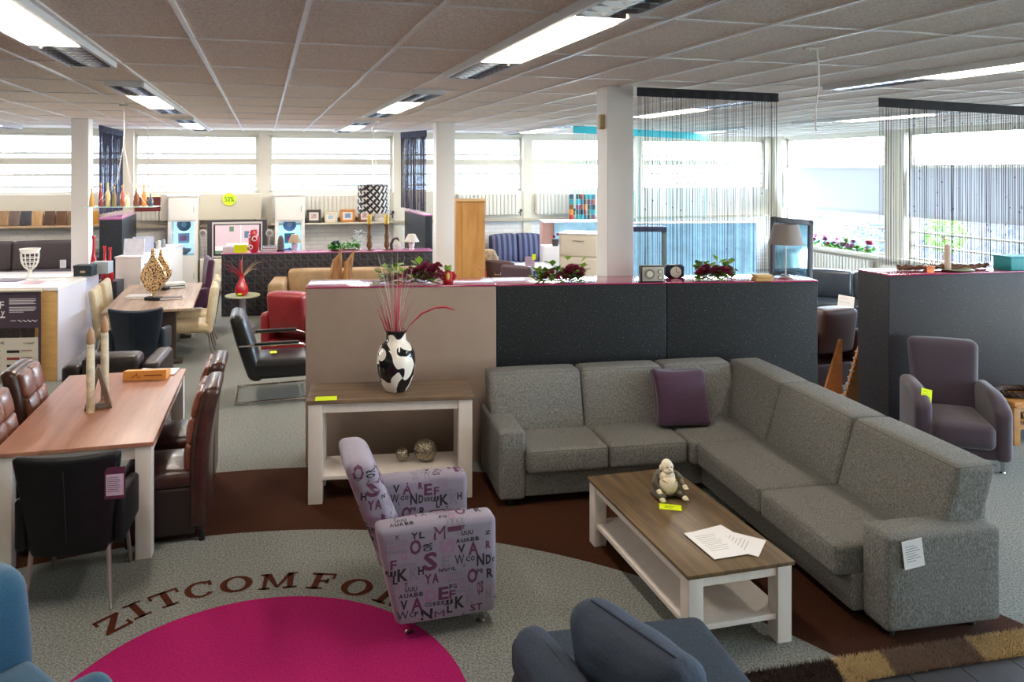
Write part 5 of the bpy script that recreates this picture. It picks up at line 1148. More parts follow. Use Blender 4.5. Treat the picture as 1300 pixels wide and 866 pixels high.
# picture frames on the shelf
for i, (px, w_, h_, cf, cp, lab) in enumerate(((398.5, .29, .27, '#3d352f', '#c9a9a0', 'dark brown picture frame, leftmost on the wall shelf'), (420, .26, .22, '#d8cbb2', '#9fb4c4', 'cream picture frame with a pale blue picture on the wall shelf'), (441.5, .3, .27, '#c07d33', '#6d8db5', 'orange wooden picture frame on the wall shelf'), (463, .26, .26, '#7a4a34', '#b99aa0', 'reddish brown picture frame behind the drum shade'), (483, .24, .15, '#cfc9bd', '#d8dde0', 'pale picture frame, rightmost on the wall shelf'))):
    pa = wallp(px, .26); zb = FW(337, 283)[1]; t = thing('picture_frame', lab, 'picture frame', Vector((pa.x, pa.y, zb)), TH, 'picture frames on the wall shelf'); M_ = T(0, 0, 0, 0, R(-9)); fm = mk('frame_%d' % i, cf, .45); b = .05; mb = MB()
    for a in ((-w_ / 2, -w_ / 2 + b, 0, h_), (w_ / 2 - b, w_ / 2, 0, h_), (-w_ / 2, w_ / 2, 0, b), (-w_ / 2, w_ / 2, h_ - b, h_)): mb.rbox(a[0], a[1], -.025, 0, a[2], a[3], .004, n=1, M=M_)
    mb.build('frame', fm, t); mb = MB(); mb.box(-w_ / 2 + b, w_ / 2 - b, -.01, -.004, b, h_ - b, M=M_); mb.build('mount', mk('mount', '#e3dcd6', .7), t); mb = MB(); mb.box(-w_ * .2, w_ * .2, -.014, -.009, h_ * .33, h_ * .67, M=M_); mb.build('picture', mk('pic_%d' % i, cp, .6, noise=(30, .5)), t.children[1])
o = MB().rbox(-1.5, 1.0, -.14, .18, -.03, 0, .004, n=1).build('wall_shelf', CREAM); pa = wallp(438, .2); tag(o, 'narrow cream shelf under the row of picture frames', 'shelf', Vector((pa.x, pa.y, FW(337, 283)[1])), TH)
# wood sample boards
for i, (x0, x1, c_, lab) in enumerate(((-12, -2, '#a9794a', 'brown'), (0, 10, '#a98460', 'light brown'), (12.5, 24.5, '#75615a', 'greyish brown'), (27, 39.5, '#43434c', 'charcoal'), (40.5, 53, '#c79c6c', 'pale beech'), (57, 69, '#5a3c2c', 'dark walnut'), (71.5, 84, '#6b4429', 'walnut'), (86, 93, '#8c6a44', 'oak'), (116.5, 124, '#d6922c', 'orange'))):
    pa = wallp((x0 + x1) / 2, .16); w_ = XA(x1, pa.y) - XA(x0, pa.y); zb, zt = ZA(286.5, pa.y), ZA(268, pa.y); mb = MB(); mb.rbox(-w_ / 2, w_ / 2, -.01, .01, 0, zt - zb, .003, n=1, M=T(0, 0, 0, 0, R(-7)))
    o = mb.build('wood_sample', mk('sample_%d' % i, c_, .5, noise=(8, .2), stretch=(3, 1, .4))); tag(o, '%s wood sample board on the rail at the far left' % lab, 'sample board', Vector((pa.x, pa.y, zb)), TH, 'wood sample boards')
o = MB().rbox(-2.4, 1.2, -.03, .12, -.04, 0, .004, n=1).build('sample_rail', mk('rail_tan', '#c9a987', .5)); pa = wallp(60, .16); tag(o, 'tan rail carrying the wood sample boards', 'rail', Vector((pa.x, pa.y, ZA(286.5, pa.y))), TH)

# ================================================================ sofas and seats farther back
def sofa(name, lab, p, rz, w_, d_, sh, bh, m, ncush=2, armw=.2, arms=(1, 1), armh=None, rad=.05, top_arch=0, z0=.06, cat='sofa'):
    t = thing(name, lab, cat, p, rz); h = w_ / 2; armh = armh or sh + .2
    MB().rbox(-h + .01, h - .01, -d_ / 2 + .03, d_ / 2 - .02, z0, sh - .13, .02).build('base', m, t)
    xl = -h + (armw if arms[0] else 0); xr = h - (armw if arms[1] else 0); cw = (xr - xl) / ncush
    if arms[0]: MB().rbox(-h, -h + armw, -d_ / 2, d_ / 2, z0, armh, rad).build('armrest', m, t)
    if arms[1]: MB().rbox(h - armw, h, -d_ / 2, d_ / 2, z0, armh, rad).build('armrest', m, t)
    for i in range(ncush):
        MB().rbox(xl + i * cw + .003, xl + (i + 1) * cw - .003, -d_ / 2 - .01, d_ / 2 - .22, sh - .16, sh, .045, puff=(0, 0, .02)).build('seat_cushion', m, t)
        MB().rbox(xl + i * cw + .003, xl + (i + 1) * cw - .003, d_ / 2 - .26, d_ / 2, sh - .02, bh, .055, puff=(0, .03, .012), fn=lambda x, y, z: (x, y + (z - sh) * .15, z + (top_arch * (1 - (x / h) ** 2) if z > sh + .1 else 0))).build('back_cushion', m, t)
    for x in (-h + .08, h - .08):
        for y in (-d_ / 2 + .08, d_ / 2 - .08): MB().lathe([(.025, 0), (.025, z0 + .01)], 12, (x, y, 0)).build('foot', BLACKM, t)
    return t
BEI = mk('beige_leather', '#a98c66', .5, noise=(4, .12)); DGR = mk('dark_grey_fabric', '#4a4244', .85, noise=(60, .15))
sofa('beige_sofa', 'beige leather sofa standing in front of the damask counter', (XA(453, 12.3), 12.32, 0), R(8), 2.75, .85, .42, .82, BEI, 3, armw=.25, arms=(1, 0), armh=.7)
pa = wallp(20, .75); t = sofa('charcoal_sofa', 'charcoal sofa under the wood sample boards at the far left', (pa.x, pa.y, .16), TH, 3.0, .9, .46, ZA(309, pa.y) - .16, DGR, 2, armw=.28, arms=(0, 1), armh=.72)
o = MB().rbox(-2.2, 1.55, -.7, .6, 0, .16, .01, n=1).build('podium', WT); tag(o, 'low white podium under the charcoal sofa', 'podium', (pa.x, pa.y, 0), TH)
t2 = thing('price_label', 'white price label on the arm of the charcoal sofa', 'price label', A(80, 335, pa.y - .62), TH); card('sheet', PAPER, .1, .14, t2, lines=3); MB().tube([(0, 0, .07), (0, .01, .09)], .002, 4).build('string', INK, t2)
MG_ = mk('mauve_grey', '#77707f', .8)
sofa('footstool', 'rounded mauve grey footstool in front of the charcoal sofa', (XA(76, 12.0), 12.1, 0), R(10), .8, .6, .7, .72, MG_, 1, arms=(0, 0), cat='footstool')
STR = mk('striped_velvet', '#3f4662', .8); nt = STR.node_tree; n_ = nt.nodes; wv = n_.new('ShaderNodeTexWave'); wv.bands_direction = 'X'; wv.inputs['Scale'].default_value = 2.6; cr = n_.new('ShaderNodeValToRGB'); cr.color_ramp.elements[0].color = lin('#333a54'); cr.color_ramp.elements[1].color = lin('#66698a'); cr.color_ramp.elements[0].position = .4; cr.color_ramp.elements[1].position = .6
tc = n_.new('ShaderNodeTexCoord'); nt.links.new(tc.outputs['Object'], wv.inputs['Vector']); nt.links.new(wv.outputs['Fac'], cr.inputs[0]); nt.links.new(cr.outputs[0], n_['Principled BSDF'].inputs['Base Color'])
pa = wallp(662, .7); sofa('striped_sofa', 'dark blue striped sofa with arched back near the far wall', (pa.x, pa.y, 0), TH, 1.75, .9, .46, ZA(302, pa.y), STR, 2, armw=.28, armh=.66, top_arch=.06)
MVF = mk('mauve_leather', '#5c4a52', .4)
for px, d, lab in ((650, 11.7, 'mauve brown dining chair with a pale top edge, left of the pair behind the divider'), (672, 11.0, 'mauve brown dining chair, right of the pair behind the divider')):
    t = thing('padded_chair', lab, 'chair', (XA(px - 2, d), d, 0), R(150), 'mauve padded chairs'); zt = ZA(328 if px < 660 else 334, d)
    MB().rbox(-.24, .24, .14, .24, .1, zt, .04, puff=(0, .02, .01), fn=lambda x, y, z: (x, y + (z - .4) * .25, z)).build('backrest', MVF, t); MB().rbox(-.24, .24, -.28, .2, .3, .46, .04).build('seat', MVF, t); MB().rbox(-.22, .22, -.24, .16, .06, .3, .02).build('skirt', MVF, t)
    MB().tube([(-.05, .42, zt - .17), (-.05, .435, zt - .2), (.05, .435, zt - .2), (.05, .42, zt - .17)], .007, 6).build('handle', CHROME, t)
    for x in (-.18, .18):
        for y in (-.2, .16): MB().lathe([(.02, 0), (.02, .07)], 10, (x, y, 0)).build('foot', BLACKM, t)
dT = 12.6; zt = ZA(337, dT); t = thing('side_table', 'white table before the striped sofa behind the divider', 'table', (XA(672, dT), dT, 0), R(8)); MB().rbox(-.35, .35, -.4, .4, zt - .04, zt, .005, n=1).build('table_top', WT, t)
for x in (-.3, .3):
    for y in (-.35, .35): MB().rbox(x - .03, x + .03, y - .03, y + .03, 0, zt - .04, .004, n=1).build('leg', WT, t)
t = thing('price_sheet', 'lilac sheet with a yellow tag standing on the white table behind the divider', 'sign', (XA(672, dT), dT - .2, zt), R(5)); card('sheet', mk('sheet_lilac', '#b9a3bb', .7), .16, .17, t, T(-.01, 0, .087), lines=4); MB().box(.03, .09, -.006, -.003, .12, .21).build('yellow_tag', YEL, t)
t = thing('cushion_heap', 'tan patterned cushion leaning beside the wooden cabinet', 'cushion', (XA(618, 13.2), 13.2, 0), R(20)); MB().rbox(-.2, .2, -.08, .08, .72, 1.08, .06, puff=(-.02, .04, 0), fn=lambda x, y, z: (x + (.95 - z) * .5, y, z)).build('cover', mk('cushion_tan', '#b3987a', .8, noise=(14, .4)), t); MB().rbox(-.25, .3, -.2, .25, 0, .72, .03).build('stand', mk('stool_red', '#b8365a', .7), t)
# wooden cabinet
dW = 11.2; zt = ZA(256, dW); WDC = wood('oak_cabinet', '#cf9c5c', '#b37e42', .5, 5, (1, 1, .18)); w_ = XA(615, dW) - XA(584, dW)
t = thing('wooden_cabinet', 'tall light oak cabinet right of the middle pillar', 'cabinet', (XA(579, dW), dW, 0), R(4))
MB().rbox(0, w_ + .07, 0, .45, 0, zt, .006, n=1).build('carcass', WDC, t); wd_ = MB().rbox(.09, w_ + .05, -.014, 0, .06, zt - .05, .004, n=1).build('door', WDC, t); MB().rbox(-.015, w_ + .085, -.02, .46, zt, zt + .03, .004, n=1).build('cornice', mk('oak_light', '#d9b27c', .5), t); MB().ball((w_ - .01, -.03, 1.0), .014).build('knob', STEEL, wd_)

# pale blue and salmon box, cream cabinets behind the white pillar
LB_ = mk('pale_blue_print', '#9fc6da', .6, noise=(5, .15)); SAL = mk('salmon', '#c99a8c', .6)
dB = 14.6; zt = ZA(281, dB); t = thing('display_box', 'pale blue display block with a salmon end behind the cream cabinets', 'display stand', (XA(690, dB), dB, 0), R(3)); MB().rbox(.2, 1.7, -.05, .5, 0, zt - .03, .006, n=1).build('front_panel', LB_, t); MB().rbox(0, .2, 0, .5, 0, zt - .03, .006, n=1).build('end_panel', SAL, t); MB().rbox(-.01, 1.71, -.06, .51, zt - .03, zt, .004, n=1).build('top', WT, t)
dP = 13.4; zt = ZA(313, dP); o = MB().rbox(0, .5, 0, .4, 0, zt, .006, n=1).build('white_block', WT); tag(o, 'white block in front of the salmon end of the display', 'block', (XA(690, dP), dP, 0), R(3))
t = thing('flower_pot', 'small pot of red flowers on the white block beside the cream cabinet', 'plant', (XA(706, dP), dP + .1, zt)); MB().lathe([(.05, 0), (.07, .12), (.06, .12)], 16).build('pot', DGR, t); mb = MB(); rn = random.Random(4)
for i in range(6): bloom(mb, (rn.uniform(-.05, .05), rn.uniform(-.05, .05), .12 + rn.uniform(0, .08)), .045, rn)
mb.build('flower', mk('flower_red', '#b3203a', .6), t)
dK = 12.0; zt = ZA(297, dK); CC = mk('cream_cabinet', '#ddd3c2', .5); t = thing('cream_cabinet', 'cream chest with wide drawers left of the white pillar', 'cabinet', (XA(710, dK), dK, 0), R(-20)); MB().rbox(0, .62, 0, .5, 0, zt, .006, n=1).build('carcass', CC, t)
for k in range(3): MB().rbox(.02, .6, -.015, 0, zt - .36 * (k + 1) + .02, zt - .36 * k - .02, .004, n=1).build('drawer', CC, t).name; MB().tube([(.22, -.03, zt - .36 * k - .1), (.4, -.03, zt - .36 * k - .1)], .006, 6).build('handle', STEEL, COL.objects[-1])
for k in range(3): MB().rbox(.62, .635, .03, .47, zt - .36 * (k + 1) + .02, zt - .36 * k - .02, .004, n=1).build('side_panel', CC, t)
MB().rbox(-.01, .64, -.02, .51, zt, zt + .02, .004, n=1).build('top', WT, t)
# fabric sample racks
pcs = ['#c0392b', '#e08a2e', '#7a4a2a', '#2f8f8f', '#36495e', '#8c2f4f', '#3aa6b0', '#222222', '#b8472e', '#4a6b8a']
for i, (x0, x1) in enumerate(((723.5, 727.5), (732, 736), (737, 740.5), (741.5, 745), (747, 750.5), (751.5, 755))):
    pa = wallp((x0 + x1) / 2, .45); w_ = XA(x1, pa.y) - XA(x0, pa.y); mb = MB()
    for k in range(5): z0 = ZA(279, pa.y) + k * .115; mb.rbox(-w_ / 2, w_ / 2, -.05, .05, z0, z0 + .11, .006, n=1, mi=k)
    o = mb.build('fabric_samples', [mk('sample_fabric_%d' % ((i * 3 + k) % 10), pcs[(i * 3 + k) % 10], .8) for k in range(5)]); tag(o, 'column %s of coloured fabric samples on the far wall rack' % ('one', 'two', 'three', 'four', 'five', 'six')[i], 'fabric samples', Vector((pa.x, pa.y, 0)), TH, 'fabric sample columns')
# pale blue wall behind the long string curtain
dS = 12.4; zt = ZA(284.5, dS); t = thing('blue_screen', 'pale blue marbled screen behind the long string curtain', 'screen', (XA(806, dS), dS, 0), R(6)); MB().rbox(0, XA(968, dS) - XA(806, dS), 0, .12, 0, zt, .006, n=1).build('panel', mk('blue_marble', '#8fbfdd', .6, noise=(4, .16)), t); MB().rbox(-.01, XA(968, dS) - XA(806, dS) + .01, -.01, .13, zt, zt + .02, .004, n=1).build('top', WT, t)
dS = 10.4; zt = ZA(288, dS); t = thing('wall_console', 'dark blue bar shelf behind the long string curtain beside the pillar', 'shelf', (XA(800, dS), dS, 0), R(2)); MB().rbox(0, XA(847, dS) - XA(800, dS), 0, .3, zt - .07, zt, .004, n=1).build('top', mk('bar_navy', '#2a3150', .5), t); 
for x in (.02, XA(845, dS) - XA(800, dS)): MB().rbox(x - .03, x + .02, .02, .08, 0, zt - .07, .004, n=1).build('leg', mk('bar_leg', '#5c6a6a', .5), t)

# ================================================================ far left dining group
M2 = wood('grey_plank_top', '#b9a08c', '#8f7564', .45, 4, (2, .2, 1), plank=('X', 1.8))
a2, c2 = R(16), Vector((-4.2, 10.35, 0)); t = thing('dining_table', 'long grey brown plank dining table farther back on the left', 'table', c2, a2)
MB().rbox(-.52, .52, -1.1, 1.1, .715, .75, .005, n=1).build('table_top', M2, t)
for y in (-.75, .75): MB().rbox(-.3, .3, y - .05, y + .05, .04, .715, .006, n=1).build('leg', mk('table_leg_dark', '#4c3d35', .5), t); MB().rbox(-.38, .38, y - .08, y + .08, 0, .05, .01, n=1).build('foot', MATS['table_leg_dark'], t)
CRL = mk('cream_leather', '#d0bd98', .5, noise=(10, .1)); NVL = mk('navy_leather', '#1f2a38', .35, noise=(10, .2), coat=.1); PPL = mk('purple_leather', '#4a2340', .45)
def pt(x, y, z=0): return c2 + Matrix.Rotation(a2, 3, 'Z') @ Vector((x, y, z))
ccs = [((-.44, -.35), 106, 'cream leather chair nearest on the left side of the far table'), ((-.44, .35), 106, 'cream leather chair second on the left side of the far table'), ((.46, -.4), -74, 'cream leather chair nearest on the right side of the far table'), ((.46, .3), -74, 'cream leather chair second on the right side of the far table'), ]
cc = None
for (x, y), a, lab in ccs:
    if cc is None: cc = shell_chair('cream_chair', lab, pt(x, y), R(a), CRL, w=.5, backh=.95, armed=False, grp='cream leather chairs')
    else: dup(cc, pt(x, y), R(a), lab, 'cream leather chairs')
shell_chair('armchair_on_legs', 'dark navy leather armchair at the near end of the far table', (XA(170, 8.75), 8.95, 0), R(190), NVL, w=.6, backh=.9)
shell_chair('purple_armchair', 'purple leather armchair at the far right corner of the far table', (XA(241, 11.9), 11.95, 0), R(-66), PPL, w=.66, backh=1.08)
t = sofa('leather_easy_chair', 'low dark brown leather easy chair behind the near dining table', (XA(150, 7.6), 7.65, 0), R(190), .9, .7, .4, .68, mk('easy_leather', '#2e2422', .4, noise=(8, .3), coat=.1), 1, armw=.18, armh=.6, cat='armchair')
# leaf shaped mosaic ornaments
GM_ = mk('gold_mosaic', '#c49a5c', .35, .3); nt = GM_.node_tree; n_ = nt.nodes; vo = n_.new('ShaderNodeTexVoronoi'); vo.inputs['Scale'].default_value = 55; cr = n_.new('ShaderNodeValToRGB'); cr.color_ramp.elements[0].color = lin('#e6c08a'); cr.color_ramp.elements[0].position = .5; cr.color_ramp.elements[1].position = .62; cr.color_ramp.elements[1].color = lin('#4a2c18')
tc = n_.new('ShaderNodeTexCoord'); nt.links.new(tc.outputs['Object'], vo.inputs['Vector']); nt.links.new(vo.outputs['Distance'], cr.inputs[0]); nt.links.new(cr.outputs[0], n_['Principled BSDF'].inputs['Base Color'])
for (px, py_, s, lab) in ((195, 381, 1.0, 'larger flame shaped mosaic ornament on the far dining table'), (205, 368, .85, 'smaller flame shaped mosaic ornament behind the larger one')):
    p = G(px, py_, .75); t = thing('mosaic_ornament', lab, 'ornament', p, R(-8)); mb = MB(); pts = []
    prof = [(0, 0), (.07, .06), (.125, .16), (.135, .24), (.11, .33), (.06, .41), (.02, .5), (.012, .6)]
    poly = [(x * s, (z + .08) * s) for x, z in prof] + [(-x * s, (z + .08) * s) for x, z in reversed(prof[1:])]
    mb.prism([(a * 1.3, b) for a, b in poly], -.025, .025, 'y'); mb.build('body', GM_, t); MB().rbox(-.1, .1, -.06, .06, 0, .045, .006, n=1).build('base', BLACKM, t); MB().tube([(0, 0, .04), (0, 0, .1)], .015, 8).build('stem', GOLD, t)
for i, (px, py_, z, w_, l_, c_, lab) in enumerate(((176, 378, .0, .3, .22, '#d7d2cc', 'open white magazine on the far dining table'), (214, 380, .0, .34, .12, '#6b5a55', 'grey brown folder on the far dining table'), (221, 365, .0, .3, .22, '#3f6b6b', 'teal bottom book of the pile on the far dining table'), (222, 364.5, .035, .28, .2, '#e3e3dc', 'white top book of the pile on the far dining table'))):
    p = G(px, py_, .752); t = thing('book', lab, 'book', p + Vector((0, 0, z)), a2 + R(8 * i - 10)); MB().box(-w_ / 2, w_ / 2, -l_ / 2, l_ / 2, 0, .005).build('cover', mk('cv_%d' % i, c_, .5), t); MB().box(-w_ / 2 + .006, w_ / 2 - .006, -l_ / 2 + .006, l_ / 2 - .006, .005, .028).build('pages', PAPER, t); MB().box(-w_ / 2, w_ / 2, -l_ / 2, l_ / 2, .028, .032).build('cover', MATS['cv_%d' % i], t)
# white reception counter
q = Vector((-5.5, 11.9, 0)); t = thing('reception_counter', 'white counter behind the far dining table', 'counter', q, R(2)); MB().rbox(0, .4, 0, 1.95, 0, 1.07, .01, n=1).build('body', WHITE, t); MB().rbox(-.01, .41, -.01, 1.96, 1.07, 1.1, .004, n=1).build('top', WT, t)
mb = MB(); mb.tube([(.405, .12 + i * .03, .95 + .03 * math.sin(i * 2.2)) for i in range(9)], .005, 5); mb.build('faint_emblem', mk('letter_soft', '#8f8f98', .6), t)
for i, (y, lab, c_) in enumerate(((.25, 'pale photo board standing nearest on the white counter', '#d9dbe6'), (.62, 'pale blue photo board second on the white counter', '#b4bccf'))):
    o = MB().rbox(-.16, .16, -.01, .01, 0, .26, .003, n=1, M=T(0, 0, 0, 0, R(-12))).build('photo_board', mk('pb_%d' % i, c_, .5, noise=(5, .15))); tag(o, lab, 'board', q + Vector((.18, y, 1.1)), R(5 + 20 * i), 'photo boards on the white counter')
for i in range(3):
    o = MB().lathe([(.03, 0), (.035, .02), (.035, .12), (.02, .14)], 14).build('tin', mk('tin_%d' % i, ('#4a4a50', '#c8c4bc', '#8a8f96')[i], .3, .4)); tag(o, ('dark', 'cream', 'grey')[i] + ' small tin on the far end of the white counter', 'tin', q + Vector((.2, 1.0 + i * .2, 1.1)), 0, 'tins on the white counter')
# round side table with red vase
dR = 11.9; zt = .5; t = thing('round_side_table', 'round pale green side table carrying the red vase', 'table', (XA(308, dR), dR, 0)); MB().lathe([(.265, zt - .02), (.27, zt - .01), (.265, zt)], 36).build('table_top', mk('table_sage', '#b9bd9c', .35, coat=.2), t); MB().tube([(0, 0, .02), (0, 0, zt - .02)], .05, 16).build('column', mk('column_lilac', '#a8a4b4', .5), t); MB().lathe([(.2, 0), (.19, .02), (.07, .12), (.05, .2)], 28).build('foot', MATS['column_lilac'], t)
p = Vector((XA(308, dR), dR - .05, zt)); t = thing('bottle_vase', 'glossy red teardrop vase on the round side table', 'vase', p); hv = ZA(347, dR) - zt; MB().lathe([(.06, 0), (.09, .02), (.105, .08), (.09, .15), (.055, hv * .62), (.04, hv * .8), (.045, hv), (.035, hv)], 26).build('body', RV, t); MB().box(-.03, .03, -.108, -.1, .02, .05).build('sticker', YEL, t)
t = thing('grass_bunch', 'spray of curved red and cream grasses in the red vase', 'dried flowers', p + Vector((0, 0, hv * .75))); mb = MB(); rn = random.Random(41)
for i in range(16):
    a = rn.uniform(0, 2 * PI); s = rn.uniform(.15, .42); h_ = rn.uniform(.25, .5); mb.tube([(math.cos(a) * s * q_, math.sin(a) * s * q_ * .5, h_ * q_ - .45 * s * q_ ** 3) for q_ in (0, .2, .4, .6, .8, 1)], [.005, .005, .005, .004, .003, .001], 4, mi=i % 3)
mb.tube([(0, 0, 0), (-.02, 0, .15), (-.01, 0, .3)], [.02, .03, .01], 6, mi=0); o = mb.build('grasses', [mk('grass_red', '#a8203c', .6), mk('grass_cream', '#c9b48c', .6), mk('grass_plum', '#6b3a4a', .6)], t); o['kind'] = 'stuff'
MB().ball((0, 0, .0), .012).build('tie', RB, t)
# cantilever armchair facing right
t = thing('cantilever_chair', 'black leather cantilever armchair on a chrome loop base', 'armchair', (-2.15, 8.35, 0), R(105))
VB = mk('vinyl_black', '#17181b', .35, noise=(8, .2), coat=.15)
def rec(x, y, z): return (x, y + (z - .4) * .3, z)
MB().rbox(-.29, .29, .12, .27, .22, .93, .06, puff=(0, .03, .01), fn=rec, n=8).build('backrest', VB, t); MB().rbox(-.29, .29, -.42, .2, .24, .44, .06, puff=(0, .01, .015)).build('seat', VB, t)
mb = MB()
for s in (-1, 1):
    x = s * .33; mb.tube([(x, .32, .62), (x, -.3, .62), (x, -.42, .58), (x, -.44, .2), (x, -.44, .03), (x, .36, .02)], .013, 8)
mb.tube([(-.33, .36, .02), (.33, .36, .02)], .013, 8); mb.tube([(-.33, .3, .62), (.33, .3, .62)], .01, 8); mb.tube([(-.33, -.44, .24), (.33, -.44, .24)], .013, 8); mb.build('frame', CHROME, t)
for s in (-1, 1): MB().rbox(s * .33 - .025, s * .33 + .025, -.3, .16, .625, .65, .01, n=1).build('armrest', BLACKM, t)
o = card('price_note', YEL, .07, .05); tag(o, 'yellow note on the seat of the cantilever armchair', 'price note', (-2.1, 8.3, .475)); o.rotation_euler = (R(-80), 0, R(15))
RDL = mk('red_leather', '#8c2026', .4, noise=(8, .12), coat=.1)
t = sofa('red_armchair', 'dark red leather armchair seen from behind beside the tan divider', (-2.1, 9.85, 0), R(160), .8, .8, .44, .93, RDL, 1, armw=.13, armh=.66, cat='armchair')
# ---------------------------------------------------------------- right side
p = Vector((XA(1070, 11.2), 11.2, 0)); t = sofa('leather_sofa', 'black leather sofa seen between the two dividers', (6.0, 11.7, 0), R(-75) if False else R(-28), 1.9, .85, .44, .86, mk('slate_leather', '#30363f', .35, noise=(6, .2), coat=.1), 2, armw=.2, armh=.62)
o = card('price_label', mk('label_cream', '#d9cdc0', .7), .22, .2, lines=2); tag(o, 'cream price label leaning on the black leather sofa', 'price label', A(1074, 384, 11.3)); o.rotation_euler = (R(-20), R(8), R(-20))
BRL = mk('brown_club_leather', '#4f312b', .45)
t = sofa('club_chair', 'brown leather chair seen from behind at the end of the dark divider', (XA(1040, 8.6), 8.75, 0), R(200), .75, .7, .45, .93, BRL, 1, armw=.12, armh=.68, cat='armchair')
mb = MB(); rn = random.Random(17); p = Vector((XA(1086, 9.6), 9.9, 0))
mb.box(-.6, .6, -.5, .5, 0, .01)
for i in range(5000):
    b = Vector((rn.uniform(-.6, .6), rn.uniform(-.5, .5), .01)); a = rn.uniform(0, 2 * PI); q = Vector((math.cos(a), math.sin(a), 0)); mb.add([b - q * .006, b + q * .006, b + Vector((rn.uniform(-.03, .03), rn.uniform(-.03, .03), rn.uniform(.03, .05)))], [(0, 1, 2)])
o = mb.build('green_rug', mk('rug_green', '#5f6b42', .95, noise=(20, .4))); tag(o, 'mossy green shag rug in the gap between the dividers', 'rug', p, R(15))
pz = G(1077, 511); pz = Vector((XA(1084, 7.95), 7.95, 0)); t = thing('wooden_rack', 'orange wooden slanted rack with pegs beside the right divider', 'rack', pz, R(12)); OW = mk('orange_wood', '#b5712f', .5, noise=(6, .2))
MB().prism([(-.13, .03), (.1, .03), (.1, .62), (.07, .62)], 0, .03, 'y').build('side_panel', OW, t); MB().prism([(-.13, .03), (.1, .03), (.1, .62), (.07, .62)], .3, .33, 'y').build('side_panel', OW, t); MB().rbox(-.17, .13, -.02, .35, 0, .03, .004, n=1).build('base', OW, t); mb = MB()
for k in range(8): z = .1 + k * .065; x = -.115 + (.2 * (z - .03) / .59); mb.tube([(x, .0, z), (x - .04, 0, z + .01)], .007, 6); mb.ball((x - .04, 0, z + .01), .011, 8)
mb.build('peg', mk('peg_pale', '#d9cfc4', .4), t)
# things on the right divider
e2 = Vector((math.cos(da), math.sin(da), 0)); n2 = Vector((-math.sin(da), math.cos(da), 0))
def onr(s, y, z=1.5): return d0 + e2 * s + n2 * y + Vector((0, 0, z))
t = thing('twig_garland', 'gnarled brown twig garland lying on the right hand divider', 'garland', onr(.78, .2), da); mb = MB(); rn = random.Random(8)
for k in range(4): mb.tube([(-.5 + i * .1, .03 * math.sin(i * 1.3 + k), .03 + .02 * math.sin(i * 2.1 + k * 1.7)) for i in range(11)], [.006 + .01 * abs(math.sin(i * 1.7 + k)) for i in range(11)], 6)
for k in range(14): x = rn.uniform(-.5, .5); mb.tube([(x, 0, .03), (x + rn.uniform(-.06, .06), rn.uniform(-.05, .05), rn.uniform(.05, .12))], [.005, .002], 5)
mb.build('twigs', mk('twig_brown', '#6b4a33', .8), t); MB().lathe([(.1, 0), (.16, .02), (.155, .025), (.09, .008)], 24, (.05, -.08, 0)).build('saucer', mk('saucer_green', '#8d9c7c', .4), t)
t = thing('candle_glass', 'small orange glowing tea light glass on the right divider', 'candle holder', onr(.52, .08)); MB().lathe([(.03, 0), (.035, .01), (.038, .06), (.034, .06), (.03, .012)], 18).build('glass', mk('amber_glass', '#e0a070', .1, alpha=.6), t); MB().lathe([(.026, .004), (.026, .03)], 14).build('candle', mk('tealight', '#ffd0a0', .5, emit=('#ffb070', 1.5)), t)
t = thing('pillar_candle', 'pale tall candle standing among the twigs on the right divider', 'candle', onr(.8, .18)); MB().lathe([(.03, 0), (.03, .24), (.02, .25)], 16).build('wax', mk('wax_pale', '#d9c2b4', .5), t); MB().tube([(0, 0, .24), (.003, 0, .27)], .002, 4).build('wick', BLACKM, t)
t = thing('teal_box', 'teal box at the right end of the right divider', 'box', onr(1.5, .12), da); MB().rbox(-.14, .14, -.1, .1, 0, .12, .006, n=1).build('body', mk('teal', '#128a8c', .5), t); MB().rbox(-.145, .145, -.105, .105, .12, .135, .004, n=1).build('lid', MATS['teal'], t)
t = thing('magenta_frame', 'magenta panel standing at the right edge of the right divider', 'panel', onr(1.74, .08), da); MB().rbox(0, .3, 0, .03, .0, .2, .004, n=1).build('panel', MAG, t); MB().rbox(.05, .25, -.04, .07, 0, .012, .003, n=1).build('foot', MAG, t)
# flowers on the right window sill
def sillp(px, off=.1, z=.71): 
    w, _, d = RW(px, 300, U0 - off); return RM(U0 - off, w, z)
for i, (px, lab, m) in enumerate(((1032, 'small purple flower bunch on the window sill beside the mirror', FLP), (1060, 'green and burgundy flower bunch on the right window sill', FLM), (1092, 'purple flower bunch on the right window sill near the curtain', FLM))):
    p = sillp(px); t = thing('flower_bunch', lab, 'artificial flowers', p, TH + PI / 2, 'flowers on the window sill'); rn = random.Random(50 + i); mb = MB(); wd = .36 if i else .15
    for k in range(120 if i else 30): leafmesh(mb, (rn.uniform(-wd, wd), 0, .02), 1, .02, .05, .08, .1, rn, k % 2)
    mb.build('leaves', [MATS['green_b'], LEAF2], t)
    for k in range(9 if i else 4): mb = MB(); bloom(mb, (0, 0, 0), .1, rn); o = mb.build('flower', [mk('bloom_purple', '#7a2a6a', .6), FLM, mk('bloom_blush', '#c98aa8', .6)][k % 3], t); o.location = (rn.uniform(-wd, wd), rn.uniform(-.05, .05), rn.uniform(.06, .2))
